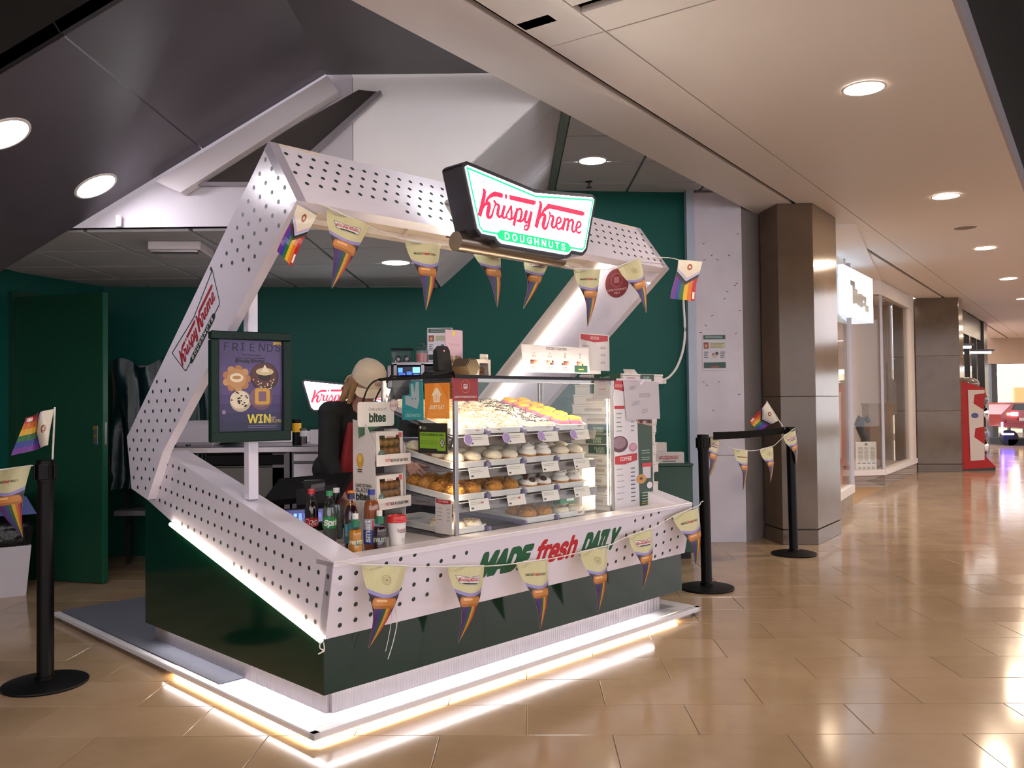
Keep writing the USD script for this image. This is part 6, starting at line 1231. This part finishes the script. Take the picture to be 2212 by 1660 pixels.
car = thing('ride_car', 'red ride car with bright lamps at the right edge', 'car', T(0, CY, 0)); cp = lambda P: Polygon([(at(x, y, CY)[0], at(x, y, CY)[2]) for x, y in P])
part(car, 'car_body', up(cp([(2162, 896), (2170, 888), (2184, 874), (2190, 870), (2240, 870), (2262, 890), (2268, 920), (2262, 930), (2166, 922)]), 0, 1.4), 'car_red'); part(car, 'windscreen', up(cp([(2186, 886), (2192, 873), (2236, 873), (2246, 886)]), -.015, .012), 'car_glass'); part(car, 'bumper', up(cp([(2172, 908), (2255, 908), (2255, 914), (2172, 914)]), -.05, .05), 'car_red')
for x, nm, m in ((2191, 'head_lamp', 'head_lamp'), (2238, 'head_lamp', 'head_lamp'), (2179, 'side_lamp', 'side_lamp')):
    q = at(x, 895, CY); part(car, nm, box(.17 if nm == 'head_lamp' else .10, .04, .10 if nm == 'head_lamp' else .07, (q[0], -.02, q[2]), .01), m)
q = at(2214, 906, CY); pr = Print(.002).add(sbox(-.18, -.04, .18, .04), '#c9c4bc', 0); part(car, 'number_plate', xf(pr.mesh(.01), T(q[0], -.06, q[2]) @ UPR), 'print')
for x in (2186, 2248):
    q = at(x, 930, CY); part(car, 'wheel', xf(disc(.20, .2, 20), T(q[0], .25, .20) @ UPR), 'tyre')
part(car, 'ride_base', bx(at(2180, 930, CY)[0], at(2262, 930, CY)[0], .05, 1.3, 0, .16), 'tyre')
for nm, P in (('neon_tube', [(2159, 912), (2159, 938)]), ('neon_tube', [(2160, 938), (2184, 938)])):
    a, b = (at(*p, CY) for p in P); part(car, nm, tube([(a[0], -.12, a[2]), (b[0], -.12, b[2])], .028, 8), 'blue_neon', label='glowing blue tube')
for y0, x0 in ((15.2, 8.25), (17.2, 9.75)):
    t = thing('hanging_bar', ['near', 'far'][x0 > 9] + ' bright shop lamp reflected behind the vending machine', 'lamp', T(x0, y0 + .9, 2.2)); part(t, 'tube_lamp', bx(-.5, .4, 0, .05, 0, .05), 'lamp_far'); part(t, 'housing', bx(-.55, .45, -.02, .07, .05, .09), 'dark_shop')

# ================================================================= LEFT EDGE AND CEILING FITTINGS
mat('bin_white', '#bdb7be', .5); mat('bag_black', '#121114', .3, bump=(30, .8)); mat('lid_blue', '#17337e', .35)
wb0, wb1 = atz(-70, 1262, 0), atz(70, 1258, 0); q = atz(38, 1290, 0)
bn = thing('waste_bin', 'white waste bin with a black bag and a blue lid at the left edge', 'bin', T(q[0] - .26, q[1] + .10, 0) @ RZ(.55))
BH = .34; part(bn, 'bin_body', hull([(-.22, -.2, 0), (.22, -.2, 0), (.22, .2, 0), (-.22, .2, 0), (-.25, -.23, BH), (.25, -.23, BH), (.25, .23, BH), (-.25, .23, BH)]), 'bin_white')
bag = box(.52, .48, .24, (0, 0, BH + .08), .06); t_ = trimesh.Trimesh(*bag); t_ = t_.subdivide().subdivide().subdivide(); v = np.array(t_.vertices); v += (meshkit.fbm(v * 16, 3)[:, None] - .5) * np.array([.05, .05, .06]); part(bn, 'bin_bag', (v, np.array(t_.faces)), 'bag_black', smooth=True)
part(bn, 'lid', xf(hull([(-.28, -.27, 0), (.28, -.27, 0), (.28, .27, 0), (-.28, .27, 0), (-.22, -.21, .12), (.22, -.21, .12), (.22, .21, .12), (-.22, .21, .12)]), T(0, 0, BH + .20) @ RX(-.05)), 'lid_blue')
q = atz(1272, 392, H2 - .004); sk_ = thing('sprinkler', 'small sprinkler head under the high tiled ceiling', 'sprinkler', T(q[0], q[1], H2 - .004)); part(sk_, 'stem', lathe([(0, -.05), (.008, -.05), (.008, 0), (.03, 0), (.03, -.004)], 12), 'steel_dark'); part(sk_, 'deflector', lathe([(0, -.055), (.026, -.055), (.026, -.050), (0, -.05)], 12), 'steel_dark')
q = atz(392, 528, HL); vt = thing('ceiling_fitting', 'unlit white fluorescent fitting under the low ceiling', 'ceiling lamp', T(q[0], q[1], HL - .006) @ RZ(.08)); part(vt, 'housing', bx(-.16, .16, -.15, .15, -.055, 0, .006), 'trim_white'); part(vt, 'diffuser', bx(-.145, .145, -.154, -.10, -.072, -.056, .004), 'edge_metal')
q = at(253, 476, 4.9); solo('wall_sensor', cat(lathe([(0, -.035), (.015, -.035), (.018, 0), (.018, .03), (0, .03)], 14)), 'trim_white', 'small white cylinder fixed to the bulkhead at the left', 'sensor', M=T(q[0], q[1] + .02, q[2]))

# ================================================================= THE PERSON BEHIND THE COUNTER
import manifold3d as mf
def ballm(c, r, n=20): return mf.Manifold.sphere(r, n).translate(list(map(float, c)))
def bone(a, b, ra, rb): return mf.Manifold.batch_hull([ballm(a, ra), ballm(b, rb)])
def blob(parts, edge=.02, it=8):
    m = parts[0]
    for p in parts[1:]: m = m + p
    me = m.refine_to_length(edge).to_mesh(); t = trimesh.Trimesh(np.array(me.vert_properties[:, :3]), np.array(me.tri_verts), process=True)
    trimesh.smoothing.filter_taubin(t, iterations=it); return np.array(t.vertices), np.array(t.faces)
mat('skin', '#b98876', .45, sss=.15); mat('shirt_black', '#0c0b0d', .8); mat('apron_red', '#8f1a20', .7); mat('trouser', '#141417', .85); mat('hair_blonde', '#a9835a', .5, noise=(60, '#7d5a38', 4, (1, 1, .1))); mat('cap_cream', '#c9b79c', .8, bump=(180, .2)); mat('eye_white', '#e6e0da', .3); mat('lip', '#a0605a', .4)
fx = at(793, 812, 4.96); FACE = .85                                   # turned towards the right of the photo
PB = T(fx[0] - .150, 5.10, .05) @ RZ(FACE)                                    # local: faces -y, its right hand at -x
HC = np.array([.0, -.20, 1.345 - .0])                                  # head centre
pe = thing('person', 'person in a beige cap and black top bending over behind the counter', 'person', PB)
shR, shL = (-.165, -.06, 1.175), (.165, -.06, 1.175); elR, elL = (-.205, -.10, .915), (.225, -.20, .95); wrR, wrL = (-.185, -.20, .70), (.15, -.40, .86)
hipR, hipL, knR, knL, anR, anL = (-.085, .04, .84), (.085, .04, .84), (-.095, .0, .46), (.095, .0, .46), (-.10, .05, .08), (.10, .05, .08)
def hand(w, d, side, curl):
    "palm and five separate fingers from the wrist along d"
    w, d = np.array(w), np.array(d, float) / np.linalg.norm(d); a = np.array([0, -1.0, 0]); a -= d * (a @ d); a /= np.linalg.norm(a); n = np.cross(d, a) * side; out = []
    pc = w + d * .045
    out.append(mf.Manifold.batch_hull([ballm(w + d * .008 + a * k * .018, .013) for k in (-1, 1)] + [ballm(w + d * .078 + a * k * .030, .010) for k in (-1, 1)]))
    for k, ln in enumerate((.066, .075, .071, .056)):
        o = w + d * .078 + a * (.030 - k * .020); p1 = o + d * ln * .48 + n * curl * .4 * ln; p2 = p1 + (d * .6 + n * curl) * ln * .30; p3 = p2 + (d * .3 + n * curl * 1.3) * ln * .24
        for q, r, rr_, r2 in ((o, p1, .0088, .0082), (p1, p2, .0082, .0076), (p2, p3, .0076, .0066)): out.append(bone(q, r, rr_, r2))
    o = w + d * .022 + a * .026; p1 = o + a * .026 + d * .022 + n * .006; p2 = p1 + d * .030 + a * .006 + n * .010
    out += [bone(o, p1, .0125, .0105), bone(p1, p2, .0105, .0085)]
    return out
body = [bone((0, -.085, 1.17), HC + (0, .015, -.06), .052, .050), bone(shR, shL, .055, .055), bone((0, .0, 1.08), (0, .03, .90), .125, .115), bone((0, .03, .92), hipR, .11, .095), bone((0, .03, .92), hipL, .11, .095),
        bone(shR, elR, .050, .040), bone(elR, wrR, .038, .026), bone(shL, elL, .050, .040), bone(elL, wrL, .038, .026), bone(hipR, knR, .082, .058), bone(hipL, knL, .082, .058), bone(knR, anR, .055, .038), bone(knL, anL, .055, .038),
        bone(anR, (-.10, -.10, .035), .040, .034), bone(anL, (.10, -.10, .035), .040, .034)]
tl_ = math.radians(38); HM = T(*HC) @ RX(tl_)                          # the head bowed towards the counter
def hp(x, y, z): return (HM @ np.array([x, y, z, 1]))[:3]
head = [mf.Manifold.batch_hull([ballm(hp(0, .012, .03), .082, 28), ballm(hp(0, -.010, -.02), .068, 28), ballm(hp(0, -.045, -.085), .030, 20), ballm(hp(.035, .0, -.06), .032), ballm(hp(-.035, .0, -.06), .032)]),
        mf.Manifold.batch_hull([ballm(hp(0, -.082, .012), .008), ballm(hp(0, -.102, -.028), .012), ballm(hp(.012, -.088, -.034), .008), ballm(hp(-.012, -.088, -.034), .008)]), bone(hp(-.02, -.078, -.062), hp(.02, -.078, -.062), .008, .008), bone(hp(-.081, .012, .01), hp(-.081, .018, -.03), .013, .009), bone(hp(.081, .012, .01), hp(.081, .018, -.03), .013, .009)]
part(pe, 'body', blob(body + head + hand(wrR, (.06, -.12, -.30), 1, .35) + hand(wrL, (-.1, -.3, -.12), -1, .4), .012, 6), 'skin', smooth=True)
for s in (-1, 1):
    e = part(pe, 'eye', xf(ball(.012, 2), HM @ T(s * .030, -.070, .008)), 'eye_white', smooth=True); part(e, 'iris', xf(ball(.0065, 1, (1, .6, 1)), HM @ T(s * .030, -.079, .006)), 'near_black')
part(pe, 'mouth', xf(ball(.014, 2, (1.3, .35, .35)), HM @ T(0, -.0845, -.062)), 'lip', smooth=True)
def grow(P, k): return [(a, b, ra + k, rb + k) for a, b, ra, rb in P]
sh_ = grow([((0, -.03, 1.10), (0, .03, .92), .128, .122), (shR, shL, .055, .055), ((0, .03, .93), (-.06, .045, .80), .112, .10), ((0, .03, .93), (.06, .045, .80), .112, .10), (shR, elR, .050, .046), (shL, elL, .050, .046)], .012) + [(elR, tuple(np.array(elR) * .55 + np.array(wrR) * .45), .056, .050), (elL, tuple(np.array(elL) * .55 + np.array(wrL) * .45), .056, .050), ((0, -.06, 1.17), (0, -.09, 1.21), .075, .062)]
part(pe, 'top', blob([bone(*q) for q in sh_], .02, 8), 'shirt_black', smooth=True)
part(pe, 'trousers', blob([bone(*q) for q in grow([(hipR, hipL, .095, .095), (hipR, knR, .084, .062), (hipL, knL, .084, .062), (knR, anR, .060, .048), (knL, anL, .060, .048)], .014)], .025, 6), 'trouser', smooth=True)
for s, an in ((-1, anR), (1, anL)): part(pe, 'shoe', blob([bone((an[0], .06, .035), (an[0], -.13, .032), .046, .042), bone((an[0], .05, .06), (an[0], -.02, .05), .046, .042)], .015, 4), 'near_black', smooth=True)
ap = blob([bone((-.07, -.128, 1.10), (.07, -.128, 1.10), .022, .022), bone((-.07, -.128, 1.10), (-.12, -.110, .80), .022, .03), bone((.07, -.128, 1.10), (.12, -.110, .80), .022, .03), mf.Manifold.batch_hull([ballm((x, y, z), .024) for x, y, z in ((-.07, -.128, 1.10), (.07, -.128, 1.10), (-.12, -.112, .80), (.12, -.112, .80), (-.12, -.10, .50), (.12, -.10, .50))])], .02, 4)
part(pe, 'apron', ap, 'apron_red', smooth=True)
hair = blob([mf.Manifold.batch_hull([ballm(hp(0, .03, .03), .084, 24), ballm(hp(0, .045, -.05), .07, 20)]), bone(hp(-.070, .015, .0), hp(-.080, -.015, -.13), .026, .014), bone(hp(.070, .015, .0), hp(.080, -.015, -.13), .026, .014), bone(hp(-.05, .06, -.03), hp(-.085, .04, -.16), .04, .018), bone(hp(.0, .10, .0), hp(-.03, .13, -.14), .03, .012)], .014, 6)
part(pe, 'hair', hair, 'hair_blonde', smooth=True)
# cap: crown of six panels, brim, button, emblem
pf = [(.0985, .020), (.101, .04), (.099, .075), (.088, .110), (.066, .135), (.035, .149), (0, .153)]
nn = 36; cv, cf = lathe(pf, nn); a_ = np.arctan2(cv[:, 1], cv[:, 0]); k_ = 1 - .012 * np.abs(np.cos(a_ * 3)) ** 8; cv = cv * np.c_[k_ * .92, k_ * 1.06, np.ones(len(cv))]
CM = HM @ T(0, .005, -.012) @ RX(-.10)
cap = part(pe, 'cap', xf((cv, cf), CM), 'cap_cream', smooth=50)
na, nr = 17, 6; bv = []
for t_ in (0, .004):
    for j in range(nr):
        for i in range(na):
            a_ = math.radians(-90 + (i / (na - 1) - .5) * 150); r_ = .095 + .075 * j / (nr - 1) * max(.0, math.cos((i / (na - 1) - .5) * math.pi)) ** .5
            x, y = r_ * math.cos(a_) * .92, r_ * math.sin(a_) * 1.06; bv.append((x, y, .026 - 4.2 * x * x - .10 * (r_ - .095) - t_))
bv = np.array(bv); n1 = na * nr; q = np.array([[j * na + i, j * na + i + 1, (j + 1) * na + i + 1, (j + 1) * na + i] for j in range(nr - 1) for i in range(na - 1)]); q = np.vstack([q, q[:, ::-1] + n1] + [np.array([[(nr - 1) * na + i, (nr - 1) * na + i + 1, (nr - 1) * na + i + 1 + n1, (nr - 1) * na + i + n1] for i in range(na - 1)])])
part(cap, 'brim', xf((bv, np.vstack([q[:, [0, 1, 2]], q[:, [0, 2, 3]]])), CM), 'cap_cream', smooth=60); part(cap, 'button', xf(ball(.007, 1, (1, 1, .6), (0, 0, .154)), CM), 'cap_cream')
pr = Print(.0004); logo(pr, 0, 0, .085, 1, '#a8404a', '#5a4a4a', '#5a4a48', None, lo=True, back=False)
def capf(V): a = V[:, 0] / .100; r = .1005 + V[:, 2] + .0012 - np.clip(V[:, 1] - .0, 0, 1) * .15; return np.c_[r * np.sin(a) * .92, -r * np.cos(a) * 1.06, V[:, 1] + .062]
m_ = pr.mesh(0, capf, .008); part(cap, 'emblem', xf(m_, CM), 'print')
part(cap, 'strap', xf(tube(catmull([(-.085, .05, .03), (-.098, .06, .01), (-.096, .07, -.03)], 5), .004, 6), CM), 'cap_cream')
